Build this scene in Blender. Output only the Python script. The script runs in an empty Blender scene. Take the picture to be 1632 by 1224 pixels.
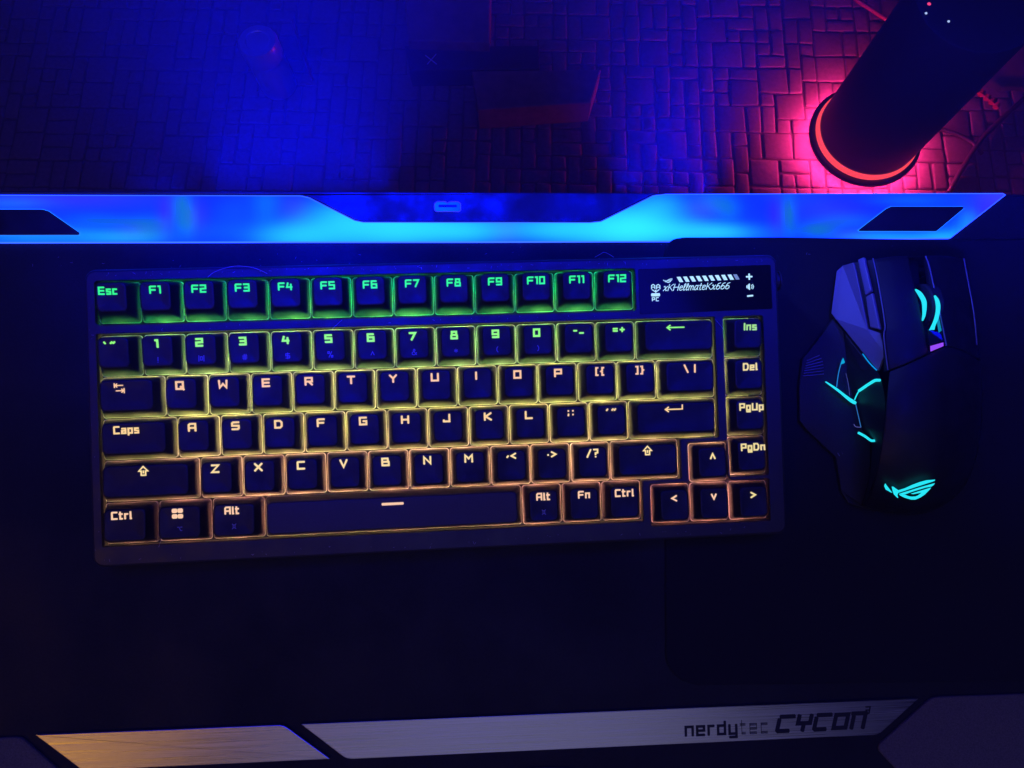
import bpy, math, random
from mathutils import Matrix, Vector
random.seed(7)
S = bpy.context.scene
C = S.collection
MM = .001
# ------------------------------------------------------------------ camera, world, exposure
cd = bpy.data.cameras.new('camera'); cam = bpy.data.objects.new('camera', cd); C.objects.link(cam)
cam.matrix_world = Matrix([[0.999996, 0.0, 0.002653, 0.0], [0.000635, 0.970895, -0.239503, 0.0], [-0.002575, 0.239504, 0.970892, 1.0], [0.0, 0.0, 0.0, 1.0]])
cd.sensor_width = 36; cd.lens = 24.95; cd.clip_start = .01; cd.clip_end = 50
S.camera = cam
w = bpy.data.worlds.new('World'); S.world = w; w.use_nodes = True
w.node_tree.nodes['Background'].inputs[0].default_value = (.03, .025, .30, 1)
w.node_tree.nodes['Background'].inputs[1].default_value = .05
S.view_settings.view_transform = 'Standard'; S.view_settings.look = 'None'
S.view_settings.exposure = 0; S.view_settings.gamma = 1
DESK = Matrix([[0.997505, -0.018894, 0.068018, -0.186548], [0.030743, 0.983615, -0.17764, -0.001085], [-0.063547, 0.179288, 0.981742, 0.650482], [0.0, 0.0, 0.0, 1.0]])          # desk top frame: x right, y away, z up from the board
KEYB = Matrix([[0.996959, -0.034428, 0.069915, -0.189102], [0.049621, 0.9722, -0.228835, 0.098968], [-0.060093, 0.231608, 0.970951, 0.690725], [0.0, 0.0, 0.0, 1.0]])          # keyboard frame: z = 0 at the lower edge of the keycaps

# ------------------------------------------------------------------ room lamps and added fill lights
def area(name, M, loc, target, size, col, power, sizey=None, spread=180):
    l = bpy.data.lights.new(name, 'AREA'); l.color = col; l.energy = power
    l.size = size; l.spread = math.radians(spread)
    if sizey: l.shape = 'RECTANGLE'; l.size_y = sizey
    o = bpy.data.objects.new(name, l); C.objects.link(o)
    a = M @ Vector(loc); b = M @ Vector(target)
    q = (b - a).to_track_quat('-Z', 'Y').to_matrix().to_4x4(); q.translation = a
    o.matrix_world = q
    return o
def spot(name, M, loc, target, ang, blend, col, power, r=.03):
    l = bpy.data.lights.new(name, 'SPOT'); l.color = col; l.energy = power
    l.spot_size = math.radians(ang); l.spot_blend = blend; l.shadow_soft_size = r
    o = bpy.data.objects.new(name, l); C.objects.link(o)
    a = M @ Vector(loc); b = M @ Vector(target)
    q = (b - a).to_track_quat('-Z', 'Y').to_matrix().to_4x4(); q.translation = a
    o.matrix_world = q
    return o
BLUE = (0.0, 0.004, 1.0)
FLARE_DENSITY = .07  # density of the added flare volume
I4 = Matrix.Identity(4)
# warm room lamp off to the left, its reflection sits in the left aluminium plate
area('warm_room_lamp', DESK, (-1.02, -.74, 1.6), (.0, -.10, 0), .5, (1, .46, .06), 1.8)
# dim violet ceiling bounce, mirrored in the long plate
area('violet_room_light', DESK, (.22, -.75, 1.6), (.15, -.05, 0), 1.2, (.62, .62, .93), 1.55)
# added overhead fill that tints the desk blue, no known source
area('blue_fill_light', DESK, (.15, .35, 1.6), (.15, .0, 0), 1.0, (.01, .01, 1), 9.0)
# added blue spots standing in for lens flare over the desk
spot('desk_flare_spot', DESK, (.08, .48, .95), (.09, .166, 0), 12, 1, BLUE, 240, .08)
spot('desk_flare_left', DESK, (.0, .48, .95), (.0, .15, 0), 16, 1, BLUE, 26, .08)
spot('desk_flare_middle', DESK, (.22, .48, .95), (.19, .15, 0), 22, 1, BLUE, 15, .08)
spot('mouse_fill_spot', DESK, (.02, .42, .17), (.352, .125, .014), 16, 1, (.06, .09, 1), 11, .03)  # added to brighten the side panel of the mouse
spot('cylinder_fill_spot', I4, (.1, .0, .9), (.66, .7, .18), 30, 1, BLUE, 24, .05)  # added to turn the dark cylinder bluish
spot('desk_flare_right', DESK, (.29, .48, .95), (.285, .162, 0), 11, 1, BLUE, 170, .08)
# added blue spots on the floor behind, in place of lens flare
spot('floor_flare_left', I4, (-.38, .9, 1.5), (-.46, .62, 0), 40, 1, BLUE, 22, .05)
spot('floor_flare_right', I4, (.25, .9, 1.5), (.30, .60, 0), 22, 1, BLUE, 15, .05)
# added lamps at the desk's rear edge that light the flare volume
for cx_, len_, tx, e, spr in ((.082, .085, .075, 5.6, 120), (.015, .17, -.02, 2.6, 130), (.272, .05, .29, 3.6, 100), (.20, .40, .20, .8, 140)):
    area('rear_flare_light', DESK, (cx_, .184, -.012), (tx, .384, .005), len_, BLUE, e, .006, spr)

# ------------------------------------------------------------------ materials
def mat(name, col=(.5,.5,.5), rough=.5, metal=0, emis=None, es=1, bump=0, bscale=500, var=0, coat=0, spec=.5, stretch=None):
    m = bpy.data.materials.new(name); m.use_nodes = True
    nt = m.node_tree; b = nt.nodes['Principled BSDF']
    b.inputs['Base Color'].default_value = (*col, 1); b.inputs['Roughness'].default_value = rough
    b.inputs['Metallic'].default_value = metal; b.inputs['Coat Weight'].default_value = coat
    b.inputs['Specular IOR Level'].default_value = spec
    if emis:
        b.inputs['Emission Color'].default_value = (*emis, 1); b.inputs['Emission Strength'].default_value = es
    if bump or var:
        tc = nt.nodes.new('ShaderNodeTexCoord'); n = nt.nodes.new('ShaderNodeTexNoise')
        n.inputs['Scale'].default_value = bscale; n.inputs['Detail'].default_value = 4
        src = tc.outputs['Object']
        if stretch:
            mp = nt.nodes.new('ShaderNodeMapping'); mp.inputs['Scale'].default_value = stretch
            nt.links.new(src, mp.inputs[0]); src = mp.outputs[0]
        nt.links.new(src, n.inputs['Vector'])
        if bump:
            bp = nt.nodes.new('ShaderNodeBump'); bp.inputs['Strength'].default_value = bump; bp.inputs['Distance'].default_value = .0004
            nt.links.new(n.outputs[0], bp.inputs['Height']); nt.links.new(bp.outputs[0], b.inputs['Normal'])
        if var:
            r = nt.nodes.new('ShaderNodeMapRange'); r.inputs[1].default_value = .25; r.inputs[2].default_value = .75
            r.inputs[3].default_value = 1-var; r.inputs[4].default_value = 1+var
            mx = nt.nodes.new('ShaderNodeVectorMath'); mx.operation = 'SCALE'; mx.inputs[0].default_value = col
            nt.links.new(n.outputs[0], r.inputs[0]); nt.links.new(r.outputs[0], mx.inputs['Scale'])
            nt.links.new(mx.outputs[0], b.inputs['Base Color'])
    return m
def emat(name, col, s=1):
    m = bpy.data.materials.new(name); m.use_nodes = True
    b = m.node_tree.nodes['Principled BSDF']
    b.inputs['Base Color'].default_value = (.02, .02, .02, 1); b.inputs['Roughness'].default_value = .5
    b.inputs['Emission Color'].default_value = (*col, 1); b.inputs['Emission Strength'].default_value = s
    return m
M_leather = mat('black_desk_leatherette', (.011,.011,.012), .7, bump=.6, bscale=900, var=.3, spec=.3)
M_leather2 = mat('black_edge_leatherette', (.012,.012,.014), .6, bump=.5, bscale=900)
M_cloth = mat('black_cloth_mat', (.012,.012,.013), .92, bump=.9, bscale=2500, var=.3, spec=.3)
M_clothedge = mat('stitched_mat_edge', (.02,.02,.024), .8, bump=1, bscale=2500)
M_gloss = mat('black_glossy_plastic', (.012,.012,.014), .22)
M_panel = mat('black_usb_panel', (.011,.011,.012), .45, bump=.2, bscale=1500)
M_pad = mat('grey_woven_pad', (.15,.14,.10), .9, bump=1, bscale=1800, var=.35, spec=.15)
M_case = mat('gunmetal_case', (.050,.046,.046), .48, metal=.55, bump=.15, bscale=3000)
M_casedark = mat('dark_case_well', (.012,.012,.013), .6)
M_keytop = mat('black_keycap_top', (.007,.007,.008), .5, bump=.25, bscale=4000)
M_spacetop = mat('lit_space_bar_top', (.055,.050,.040), .6, bump=.3, bscale=2500, var=.2)  # colour raised for the light its flat top catches
M_oled = mat('black_display_glass', (.006,.006,.008), .12)
M_print = mat('black_print', (.006,.006,.008), .6)
M_dimprint = mat('grey_side_print', (.32,.32,.34), .6)
M_tin = mat('pale_metal', (.8,.8,.8), .4)
M_mouse = mat('black_mouse_shell', (.012,.011,.013), .55, spec=.3, bump=.35, bscale=3000)
M_mousegrey = mat('grey_mouse_panel', (.17,.16,.18), .40, bump=.25, bscale=3000)
M_mousecore = mat('mouse_core', (.008,.008,.009), .5)
M_rubber = mat('mouse_rubber', (.016,.016,.018), .75, bump=.8, bscale=1600)
M_cyan = emat('cyan_light', (.02, .80, .92), 1.05)
M_purple = emat('purple_light', (.32, .07, .95), 1)
M_stone = mat('floor_stone', (.085,.064,.075), .8, bump=1, bscale=160, var=.28)
M_grout = mat('floor_grout', (.045,.035,.04), .9, bump=.6, bscale=200)
M_black = mat('matt_black_metal', (.030,.028,.032), .45, bump=.2, bscale=800)
M_brown = mat('brown_card', (.12,.065,.055), .8, bump=.4, bscale=60, var=.3)
M_darkbox = mat('dark_card', (.015,.014,.016), .6)
M_jar = mat('grey_jar', (.22,.22,.26), .3, metal=.4)
M_cable = mat('black_cable', (.012,.012,.014), .5)
M_redstick = mat('red_plastic', (.13,.02,.025), .45)
M_hair = mat('pale_hair', (.5,.45,.5), .4)

def brushed(name, col):
    m = mat(name, col, .3, metal=1); nt = m.node_tree; b = nt.nodes['Principled BSDF']
    tc = nt.nodes.new('ShaderNodeTexCoord'); mp = nt.nodes.new('ShaderNodeMapping'); mp.inputs['Scale'].default_value = (14, 2600, 1)
    n = nt.nodes.new('ShaderNodeTexNoise'); n.inputs['Scale'].default_value = 1; n.inputs['Detail'].default_value = 6
    nt.links.new(tc.outputs['Object'], mp.inputs[0]); nt.links.new(mp.outputs[0], n.inputs['Vector'])
    r = nt.nodes.new('ShaderNodeMapRange'); r.inputs[1].default_value=.3; r.inputs[2].default_value=.7; r.inputs[3].default_value=.72; r.inputs[4].default_value=1.12
    v = nt.nodes.new('ShaderNodeVectorMath'); v.operation='SCALE'; v.inputs[0].default_value=col
    nt.links.new(n.outputs[0], r.inputs[0]); nt.links.new(r.outputs[0], v.inputs['Scale']); nt.links.new(v.outputs[0], b.inputs['Base Color'])
    r2 = nt.nodes.new('ShaderNodeMapRange'); r2.inputs[1].default_value=.3; r2.inputs[2].default_value=.7; r2.inputs[3].default_value=.24; r2.inputs[4].default_value=.40
    nt.links.new(n.outputs[0], r2.inputs[0]); nt.links.new(r2.outputs[0], b.inputs['Roughness'])
    bp = nt.nodes.new('ShaderNodeBump'); bp.inputs['Strength'].default_value=.25; bp.inputs['Distance'].default_value=.0002
    nt.links.new(n.outputs[0], bp.inputs['Height']); nt.links.new(bp.outputs[0], b.inputs['Normal'])
    return m
M_alu = brushed('brushed_aluminium', (.62,.60,.62))

# keycap shell: thin plastic that lets light through, thicker (more opaque) towards the top
def shell_mat():
    m = bpy.data.materials.new('translucent_keycap_shell'); m.use_nodes = True; nt = m.node_tree
    b = nt.nodes['Principled BSDF']; b.inputs['Base Color'].default_value = (.014,.014,.016,1); b.inputs['Roughness'].default_value = .38
    tr = nt.nodes.new('ShaderNodeBsdfTranslucent'); tr.inputs[0].default_value = (.9,.9,.9,1)
    mix = nt.nodes.new('ShaderNodeMixShader'); g = nt.nodes.new('ShaderNodeTexCoord'); sp = nt.nodes.new('ShaderNodeSeparateXYZ')
    r = nt.nodes.new('ShaderNodeMapRange'); r.inputs[1].default_value = 0; r.inputs[2].default_value = .0042
    r.inputs[3].default_value = .15; r.inputs[4].default_value = 0.0; r.interpolation_type = 'SMOOTHSTEP'
    sn = nt.nodes.new('ShaderNodeSeparateXYZ'); nt.links.new(g.outputs['Normal'], sn.inputs[0])
    fr = nt.nodes.new('ShaderNodeMapRange'); fr.inputs[1].default_value = -.5; fr.inputs[2].default_value = -.9; fr.inputs[3].default_value = .0033; fr.inputs[4].default_value = .0068
    nt.links.new(sn.outputs[1], fr.inputs[0]); nt.links.new(fr.outputs[0], r.inputs[2])
    nz = nt.nodes.new('ShaderNodeTexNoise'); nz.inputs['Scale'].default_value = 260
    mu = nt.nodes.new('ShaderNodeMath'); mu.operation = 'MULTIPLY'; ad = nt.nodes.new('ShaderNodeMath'); ad.operation='ADD'; ad.inputs[1].default_value=.5
    nt.links.new(g.outputs['Object'], sp.inputs[0]); nt.links.new(sp.outputs[2], r.inputs[0])
    nt.links.new(g.outputs['Object'], nz.inputs['Vector']); nt.links.new(nz.outputs[0], ad.inputs[0])
    nt.links.new(r.outputs[0], mu.inputs[0]); nt.links.new(ad.outputs[0], mu.inputs[1])
    nt.links.new(mu.outputs[0], mix.inputs[0]); nt.links.new(b.outputs[0], mix.inputs[1]); nt.links.new(tr.outputs[0], mix.inputs[2])
    nt.links.new(mix.outputs[0], nt.nodes['Material Output'].inputs[0])
    return m
M_shell = shell_mat()
def smudge(m, lo, hi, scale):
    nt = m.node_tree; b = nt.nodes['Principled BSDF']; tc = nt.nodes.new('ShaderNodeNewGeometry'); n = nt.nodes.new('ShaderNodeTexNoise')
    n.inputs['Scale'].default_value = scale; n.inputs['Detail'].default_value = 6; n.inputs['Roughness'].default_value = .65
    r = nt.nodes.new('ShaderNodeMapRange'); r.inputs[1].default_value = .35; r.inputs[2].default_value = .65; r.inputs[3].default_value = lo; r.inputs[4].default_value = hi
    nt.links.new(tc.outputs['Position'], n.inputs['Vector']); nt.links.new(n.outputs[0], r.inputs[0]); nt.links.new(r.outputs[0], b.inputs['Roughness'])
smudge(M_keytop, .36, .66, 120); smudge(M_mouse, .36, .6, 60); smudge(M_case, .38, .62, 90); smudge(M_leather, .55, .85, 14); smudge(M_panel, .3, .6, 40)
def lip_mat():
    m = bpy.data.materials.new('clear_keycap_lip'); m.use_nodes = True; nt = m.node_tree
    tr = nt.nodes.new('ShaderNodeBsdfTranslucent'); tr.inputs[0].default_value = (.95,.95,.95,1)
    nt.links.new(tr.outputs[0], nt.nodes['Material Output'].inputs[0]); return m
M_lip = lip_mat()

# ------------------------------------------------------------------ mesh helpers
class MB:
    def __init__(s): s.v = []; s.f = []; s.mi = []
    def add(s, vs, fs, mi=0):
        o = len(s.v); s.v += [tuple(v) for v in vs]; s.f += [tuple(i+o for i in f) for f in fs]; s.mi += [mi]*len(fs)
    def build(s, name, mats, parent=None, M=None, smooth=False, sharp=None):
        me = bpy.data.meshes.new(name); me.from_pydata(s.v, [], s.f); me.validate()
        for m in (mats if isinstance(mats, (list, tuple)) else [mats]): me.materials.append(m)
        if len(me.polygons) == len(s.mi): me.polygons.foreach_set('material_index', s.mi)
        if smooth:
            me.polygons.foreach_set('use_smooth', [True]*len(me.polygons))
            if sharp: me.set_sharp_from_angle(angle=math.radians(sharp))
        o = bpy.data.objects.new(name, me); C.objects.link(o)
        if parent: o.parent = parent
        if M is not None: o.matrix_local = M
        return o
def mm(l): return [(p[0]*MM, p[1]*MM, (p[2] if len(p) > 2 else 0)*MM) for p in l]
def empty(name, M, label, cat, group=None):
    o = bpy.data.objects.new(name, None); C.objects.link(o); o.matrix_world = M; o.empty_display_size = .01
    tag(o, label, cat, group); return o
def tag(o, label, cat=None, group=None, kind=None):
    if label: o['label'] = label
    if cat: o['category'] = cat
    if group: o['group'] = group
    if kind: o['kind'] = kind
    return o
def ccw(p):
    a = sum(p[i][0]*p[(i+1)%len(p)][1]-p[(i+1)%len(p)][0]*p[i][1] for i in range(len(p)))
    return p if a > 0 else p[::-1]
def rounded(poly, rs, n=5):
    out = []; N = len(poly)
    for i, p in enumerate(poly):
        r = rs[i] if isinstance(rs, (list, tuple)) else rs
        if r <= 0: out.append((p[0], p[1])); continue
        a = Vector(poly[i-1][:2]); b = Vector(p[:2]); c = Vector(poly[(i+1)%N][:2])
        u = (a-b); v = (c-b); lu, lv = u.length, v.length; u.normalize(); v.normalize()
        t = min(r, lu*.45, lv*.45)
        for k in range(n+1):
            s = k/n; q = b+u*t*(1-s)**2+v*t*s**2
            out.append((q.x, q.y))
    return out
def inset(poly, d):
    poly = ccw(poly); N = len(poly); out = []
    for i in range(N):
        a = Vector(poly[i-1][:2]); b = Vector(poly[i][:2]); c = Vector(poly[(i+1)%N][:2])
        e1 = b-a; e2 = c-b
        if e1.length < 1e-9: e1 = e2
        if e2.length < 1e-9: e2 = e1
        n1 = Vector((-e1.y, e1.x)).normalized(); n2 = Vector((-e2.y, e2.x)).normalized()
        m = (n1+n2); m = m.normalized() if m.length > 1e-6 else n1
        k = d/max(.35, m.dot(n1)); out.append((b.x+m.x*k, b.y+m.y*k))
    return out
def slab(mb, poly, z0, z1, bev=0, mi=0, bottom=False):
    """prism over an outline with a bevelled top edge"""
    p = ccw([q[:2] for q in poly]); N = len(p); rings = [[(x, y, z0) for x, y in p]]
    if bev > 0:
        rings.append([(x, y, z1-bev) for x, y in p])
        rings.append([(x, y, z1-bev*.3) for x, y in inset(p, bev*.3)])
        rings.append([(x, y, z1) for x, y in inset(p, bev)])
    else: rings.append([(x, y, z1) for x, y in p])
    vs = [v for r in rings for v in r]; fs = []
    for k in range(len(rings)-1):
        for i in range(N): fs.append((k*N+i, k*N+(i+1)%N, (k+1)*N+(i+1)%N, (k+1)*N+i))
    fs.append(tuple((len(rings)-1)*N+i for i in range(N)))
    if bottom: fs.append(tuple(range(N))[::-1])
    mb.add(vs, fs, mi)
def ringslab(mb, outer, inners, z0, z1, mi=0):
    """flat plate with holes, filled with triangles by Blender's own polygon fill"""
    from mathutils.geometry import tessellate_polygon
    loops = [ccw(outer)] + [ccw(h)[::-1] for h in inners]
    flat = [q for l in loops for q in l]
    tris = tessellate_polygon([[Vector((x, y, 0)) for x, y in l] for l in loops])
    fs = []
    for t in tris:
        a, b, c = [Vector(flat[i]) for i in t]
        cr = (b-a).x*(c-a).y-(b-a).y*(c-a).x
        fs.append(t if cr > 0 else (t[0], t[2], t[1]))
    mb.add([(x, y, z1) for x, y in flat], fs, mi)
    for l in loops:
        N = len(l); mb.add([(x, y, z0) for x, y in l]+[(x, y, z1) for x, y in l], [(i, (i+1)%N, N+(i+1)%N, N+i) for i in range(N)], mi)
def tube(mb, pts, r, n=8, mi=0, closed=False):
    pts = [Vector(p) for p in pts]; N = len(pts); vs = []; fs = []
    up = Vector((.13, .21, 1)).normalized()
    for i, p in enumerate(pts):
        d = (pts[(i+1)%N]-pts[i-1]) if closed else (pts[min(i+1, N-1)]-pts[max(i-1, 0)])
        d.normalize(); a = d.cross(up)
        if a.length < 1e-4: a = d.cross(Vector((1, 0, 0)))
        a.normalize(); b = a.cross(d)
        rr = r[i] if isinstance(r, (list, tuple)) else r
        for k in range(n):
            t = 2*math.pi*k/n; vs.append(p+a*rr*math.cos(t)+b*rr*math.sin(t))
    for i in range(N if closed else N-1):
        j = (i+1) % N
        for k in range(n): fs.append((i*n+k, i*n+(k+1)%n, j*n+(k+1)%n, j*n+k))
    if not closed: fs.append(tuple(range(n))[::-1]); fs.append(tuple((N-1)*n+k for k in range(n)))
    mb.add(vs, fs, mi)
def smooth_path(pts, n=6):
    P = [Vector(p) for p in pts]; P = [P[0]]+P+[P[-1]]; out = []
    for i in range(1, len(P)-2):
        for k in range(n):
            t = k/n; a, b, c, d = P[i-1:i+3]
            out.append(.5*((2*b)+(c-a)*t+(2*a-5*b+4*c-d)*t*t+(3*b-a-3*c+d)*t**3))
    out.append(P[-1]); return out
def lathe(mb, prof, n=64, mi=0, c=(0,0)):
    N = len(prof); vs = []; fs = []
    for k in range(n):
        t = 2*math.pi*k/n
        for r, z in prof: vs.append((c[0]+r*math.cos(t), c[1]+r*math.sin(t), z))
    for k in range(n):
        for i in range(N-1):
            a = k*N+i; b = ((k+1) % n)*N+i; fs.append((a, b, b+1, a+1))
    mb.add(vs, fs, mi)

# ------------------------------------------------------------------ stroke lettering
G = {
'A':(4,[[(0,0),(0,4.2),(.8,5),(4,5),(4,0)],[(0,2.1),(4,2.1)]]), 'B':(4,[[(0,0),(0,5),(3.4,5),(3.6,2.7),(4,2.5),(4,0),(0,0)],[(0,2.6),(3.6,2.6)]]),
'C':(4,[[(4,5),(.3,5),(0,4.7),(0,0),(4,0)]]), 'D':(4,[[(0,0),(0,5),(3,5),(4,3.8),(4,1.2),(3,0),(0,0)]]),
'E':(4,[[(4,5),(0,5),(0,0),(4,0)],[(0,2.5),(3.7,2.5)]]), 'F':(4,[[(0,0),(0,4.6),(.4,5),(4,5)],[(0,2.4),(3.6,2.4)]]),
'G':(4,[[(4,5),(0,5),(0,0),(4,0),(4,2.4),(2.2,2.4)]]), 'H':(4,[[(0,0),(0,5)],[(4,0),(4,5)],[(0,2.5),(4,2.5)]]),
'I':(0,[[(0,0),(0,5)]]), 'J':(3.6,[[(3.6,5),(3.6,0),(0,0),(0,.9)]]), 'K':(4,[[(0,0),(0,5)],[(3.9,5),(.6,2.5),(4,0)]]),
'L':(4,[[(0,5),(0,0),(4,0)]]), 'M':(4.4,[[(0,0),(0,5),(2.2,2.4),(4.4,5),(4.4,0)]]), 'N':(4,[[(0,0),(0,5),(4,0),(4,5)]]),
'O':(4,[[(0,0),(0,5),(4,5),(4,0),(0,0)]]), 'P':(4,[[(0,0),(0,5),(4,5),(4,2.1),(0,2.1)]]),
'Q':(4,[[(0,0),(0,5),(4,5),(4,0),(0,0)],[(2.6,1.6),(4.4,-.5)]]), 'R':(4,[[(0,0),(0,5),(4,5),(4,2.3),(0,2.3)],[(2,2.3),(4,0)]]),
'S':(4,[[(4,5),(.6,5),(0,4.3),(0,2.6),(4,2.4),(4,.6),(3.4,0),(0,0)]]), 'T':(4.2,[[(0,5),(4.2,5)],[(2.1,5),(2.1,0)]]),
'U':(4,[[(0,5),(0,0),(4,0),(4,5)]]), 'V':(4,[[(0,5),(2,0),(4,5)]]), 'W':(4.6,[[(0,5),(.3,0),(2.3,2.6),(4.3,0),(4.6,5)]]),
'X':(4.2,[[(0,0),(4.2,5)],[(0,5),(4.2,0)]]), 'Y':(4,[[(0,5),(2,2.6),(4,5)],[(2,2.6),(2,0)]]), 'Z':(4,[[(0,5),(4,5),(0,0),(4,0)]]),
'0':(3.4,[[(0,0),(0,5),(3.4,5),(3.4,0),(0,0)]]), '1':(1.2,[[(0,5),(1.2,5),(1.2,0)]]), '2':(3.6,[[(0,5),(3.6,5),(3.6,2.6),(0,2.4),(0,0),(3.6,0)]]),
'3':(3.6,[[(0,5),(3.6,5),(3.6,0),(0,0)],[(.5,2.5),(3.6,2.5)]]), '4':(3.6,[[(.8,5),(0,2),(3.6,2)],[(3,4),(3,0)]]),
'5':(3.6,[[(3.6,5),(0,5),(0,2.7),(3.6,2.7),(3.6,0),(0,0)]]), '6':(3.6,[[(3.4,5),(0,5),(0,0),(3.6,0),(3.6,2.7),(0,2.7)]]),
'7':(3.6,[[(0,5),(3.6,5),(1.2,0)]]), '8':(3.6,[[(.4,2.6),(.4,5),(3.2,5),(3.2,2.6),(.4,2.6),(0,2.2),(0,0),(3.6,0),(3.6,2.2),(3.2,2.6)]]),
'9':(3.6,[[(3.6,2.3),(0,2.3),(0,5),(3.6,5),(3.6,0),(0,0)]]),
'a':(3,[[(.2,3.5),(3,3.5),(3,0),(0,0),(0,1.8),(3,1.8)]]), 'c':(2.8,[[(2.8,3.5),(0,3.5),(0,0),(2.8,0)]]), 'd':(3,[[(3,5),(3,0),(0,0),(0,3.5),(3,3.5)]]),
'e':(3,[[(0,1.8),(3,1.8),(3,3.5),(0,3.5),(0,0),(3,0)]]), 'g':(3,[[(3,0),(0,0),(0,3.5),(3,3.5),(3,-1.4),(0,-1.4)]]),
'l':(.3,[[(0,5),(0,0),(.5,0)]]), 'm':(4.4,[[(0,0),(0,3.5),(4.4,3.5),(4.4,0)],[(2.2,3.5),(2.2,0)]]), 'n':(3,[[(0,0),(0,3.5),(3,3.5),(3,0)]]),
'o':(3,[[(0,0),(0,3.5),(3,3.5),(3,0),(0,0)]]), 'p':(3,[[(0,-1.4),(0,3.5),(3,3.5),(3,0),(0,0)]]), 'r':(2.2,[[(0,0),(0,3.5),(2.2,3.5)]]),
's':(2.8,[[(2.8,3.5),(0,3.5),(0,1.9),(2.8,1.7),(2.8,0),(0,0)]]), 't':(2,[[(.4,5),(.4,0),(2,0)],[(-.3,3.6),(2,3.6)]]),
'x':(3,[[(0,0),(3,3.5)],[(0,3.5),(3,0)]]), 'y':(3,[[(0,3.5),(0,0),(3,0)],[(3,3.5),(3,-1.4),(.2,-1.4)]]),
' ':(1.5,[]),
'-':(1.8,[[(0,2.5),(1.8,2.5)]]), '_':(2.4,[[(0,.9),(2.4,.9)]]), '=':(2.6,[[(0,3.2),(2.6,3.2)],[(0,1.7),(2.6,1.7)]]), '+':(2.6,[[(0,2.5),(2.6,2.5)],[(1.3,3.8),(1.3,1.2)]]),
'[':(1.2,[[(1.2,5),(0,5),(0,0),(1.2,0)]]), ']':(1.2,[[(0,5),(1.2,5),(1.2,0),(0,0)]]),
'{':(1.8,[[(1.8,5),(.8,5),(.8,3.1),(0,2.5),(.8,1.9),(.8,0),(1.8,0)]]), '}':(1.8,[[(0,5),(1,5),(1,3.1),(1.8,2.5),(1,1.9),(1,0),(0,0)]]),
'\\':(2.4,[[(0,5),(2.4,0)]]), '|':(0,[[(0,0),(0,5)]]), '/':(2.4,[[(0,0),(2.4,5)]]), '?':(2.6,[[(0,5),(2.6,5),(2.6,2.8),(1.2,2.6),(1.2,1.6)],[(1.2,.1),(1.2,0)]]),
';':(.2,[[(.1,4),(.1,3.8)],[(.2,1.6),(0,.7)]]), ':':(.2,[[(.1,4),(.1,3.8)],[(.1,1.4),(.1,1.2)]]),
"'":(.8,[[(.8,4.0),(.1,3.2)]]), '"':(2.6,[[(.8,4.0),(.1,3.2)],[(2.5,4.0),(1.8,3.2)]]), '`':(.8,[[(0,4),(.6,3.2)]]),
'~':(2.6,[[(0,3.2),(.8,3.9),(1.8,3.3),(2.6,4)]]), ',':(.8,[[(.8,2.6),(.1,1.8)]]), '.':(.3,[[(0,2.2),(.2,2.2)]]),
'<':(2.8,[[(2.8,4.2),(0,2.6),(2.8,1)]]), '>':(2.8,[[(0,4.2),(2.8,2.6),(0,1)]]), '^':(2.8,[[(0,1),(1.4,4),(2.8,1)]]), 'v':(2.8,[[(0,4),(1.4,1),(2.8,4)]]),
'!':(0,[[(0,4.6),(0,1.4)],[(0,.3),(0,.1)]]), '@':(4.4,[[(3,1),(1.4,1),(1.4,4),(3,4),(3,1)],[(0,0),(0,5)],[(4.4,0),(4.4,5)]]), '#':(4,[[(1.2,0),(1.6,5)],[(2.8,0),(3.2,5)],[(0,1.6),(4,1.6)],[(0,3.4),(4,3.4)]]),
'$':(3.4,[[(3.4,4.4),(0,4.4),(0,2.5),(3.4,2.5),(3.4,.6),(0,.6)],[(1.7,5.2),(1.7,-.2)]]), '%':(4.4,[[(0,3.4),(0,5),(1.4,5),(1.4,3.4),(0,3.4)],[(3,0),(3,1.6),(4.4,1.6),(4.4,0),(3,0)],[(3.4,5),(1,0)]]),
'&':(4,[[(4,0),(1,3.8),(1.4,5),(2.4,5),(2.6,3.8),(0,2),(0,.4),(1,0),(2.4,0),(4,2)]]), '*':(3,[[(1.5,1),(1.5,4)],[(.1,1.9),(2.9,3.2)],[(.1,3.2),(2.9,1.9)]]),
'(':(1.2,[[(1.2,5),(.2,3.6),(.2,1.4),(1.2,0)]]), ')':(1.2,[[(0,5),(1,3.6),(1,1.4),(0,0)]]),
'SHIFT':(5,[[(2.5,5.2),(0,2.6),(1.3,2.6),(1.3,.2),(3.7,.2),(3.7,2.6),(5,2.6),(2.5,5.2)],[(2.5,1.6),(2.5,2.6)]]),
'TAB':(5,[[(0,5.4),(0,3.2)],[(.4,4.3),(4.4,4.3)],[(1.3,5.2),(.4,4.3),(1.3,3.4)],[(5,2.6),(5,.2)],[(.8,1.4),(4.6,1.4)],[(3.7,2.3),(4.6,1.4),(3.7,.5)]]),
'BACK':(9,[[(0,2.5),(9,2.5)],[(1.6,3.7),(0,2.5),(1.6,1.3)]]), 'ENTER':(9,[[(0,2),(9,2),(9,4.2)],[(1.6,3.2),(0,2),(1.6,.8)]]),
'BAR':(8.6,[[(0,2.5),(8.6,2.5)]]), 'OPT':(4,[[(0,4),(1.4,4),(2.8,1),(4,1)],[(2.6,4),(4,4)]]), 'CMD':(4,[[(1.2,1.2),(1.2,3.8),(2.8,3.8),(2.8,1.2),(1.2,1.2)],[(1.2,3.8),(.4,4.6)],[(2.8,3.8),(3.6,4.6)],[(1.2,1.2),(.4,.4)],[(2.8,1.2),(3.6,.4)]]),
}
def text_w(chars, unit, gap): return sum(G[c][0] for c in chars)*unit + gap*(len(chars)-1)
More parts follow.
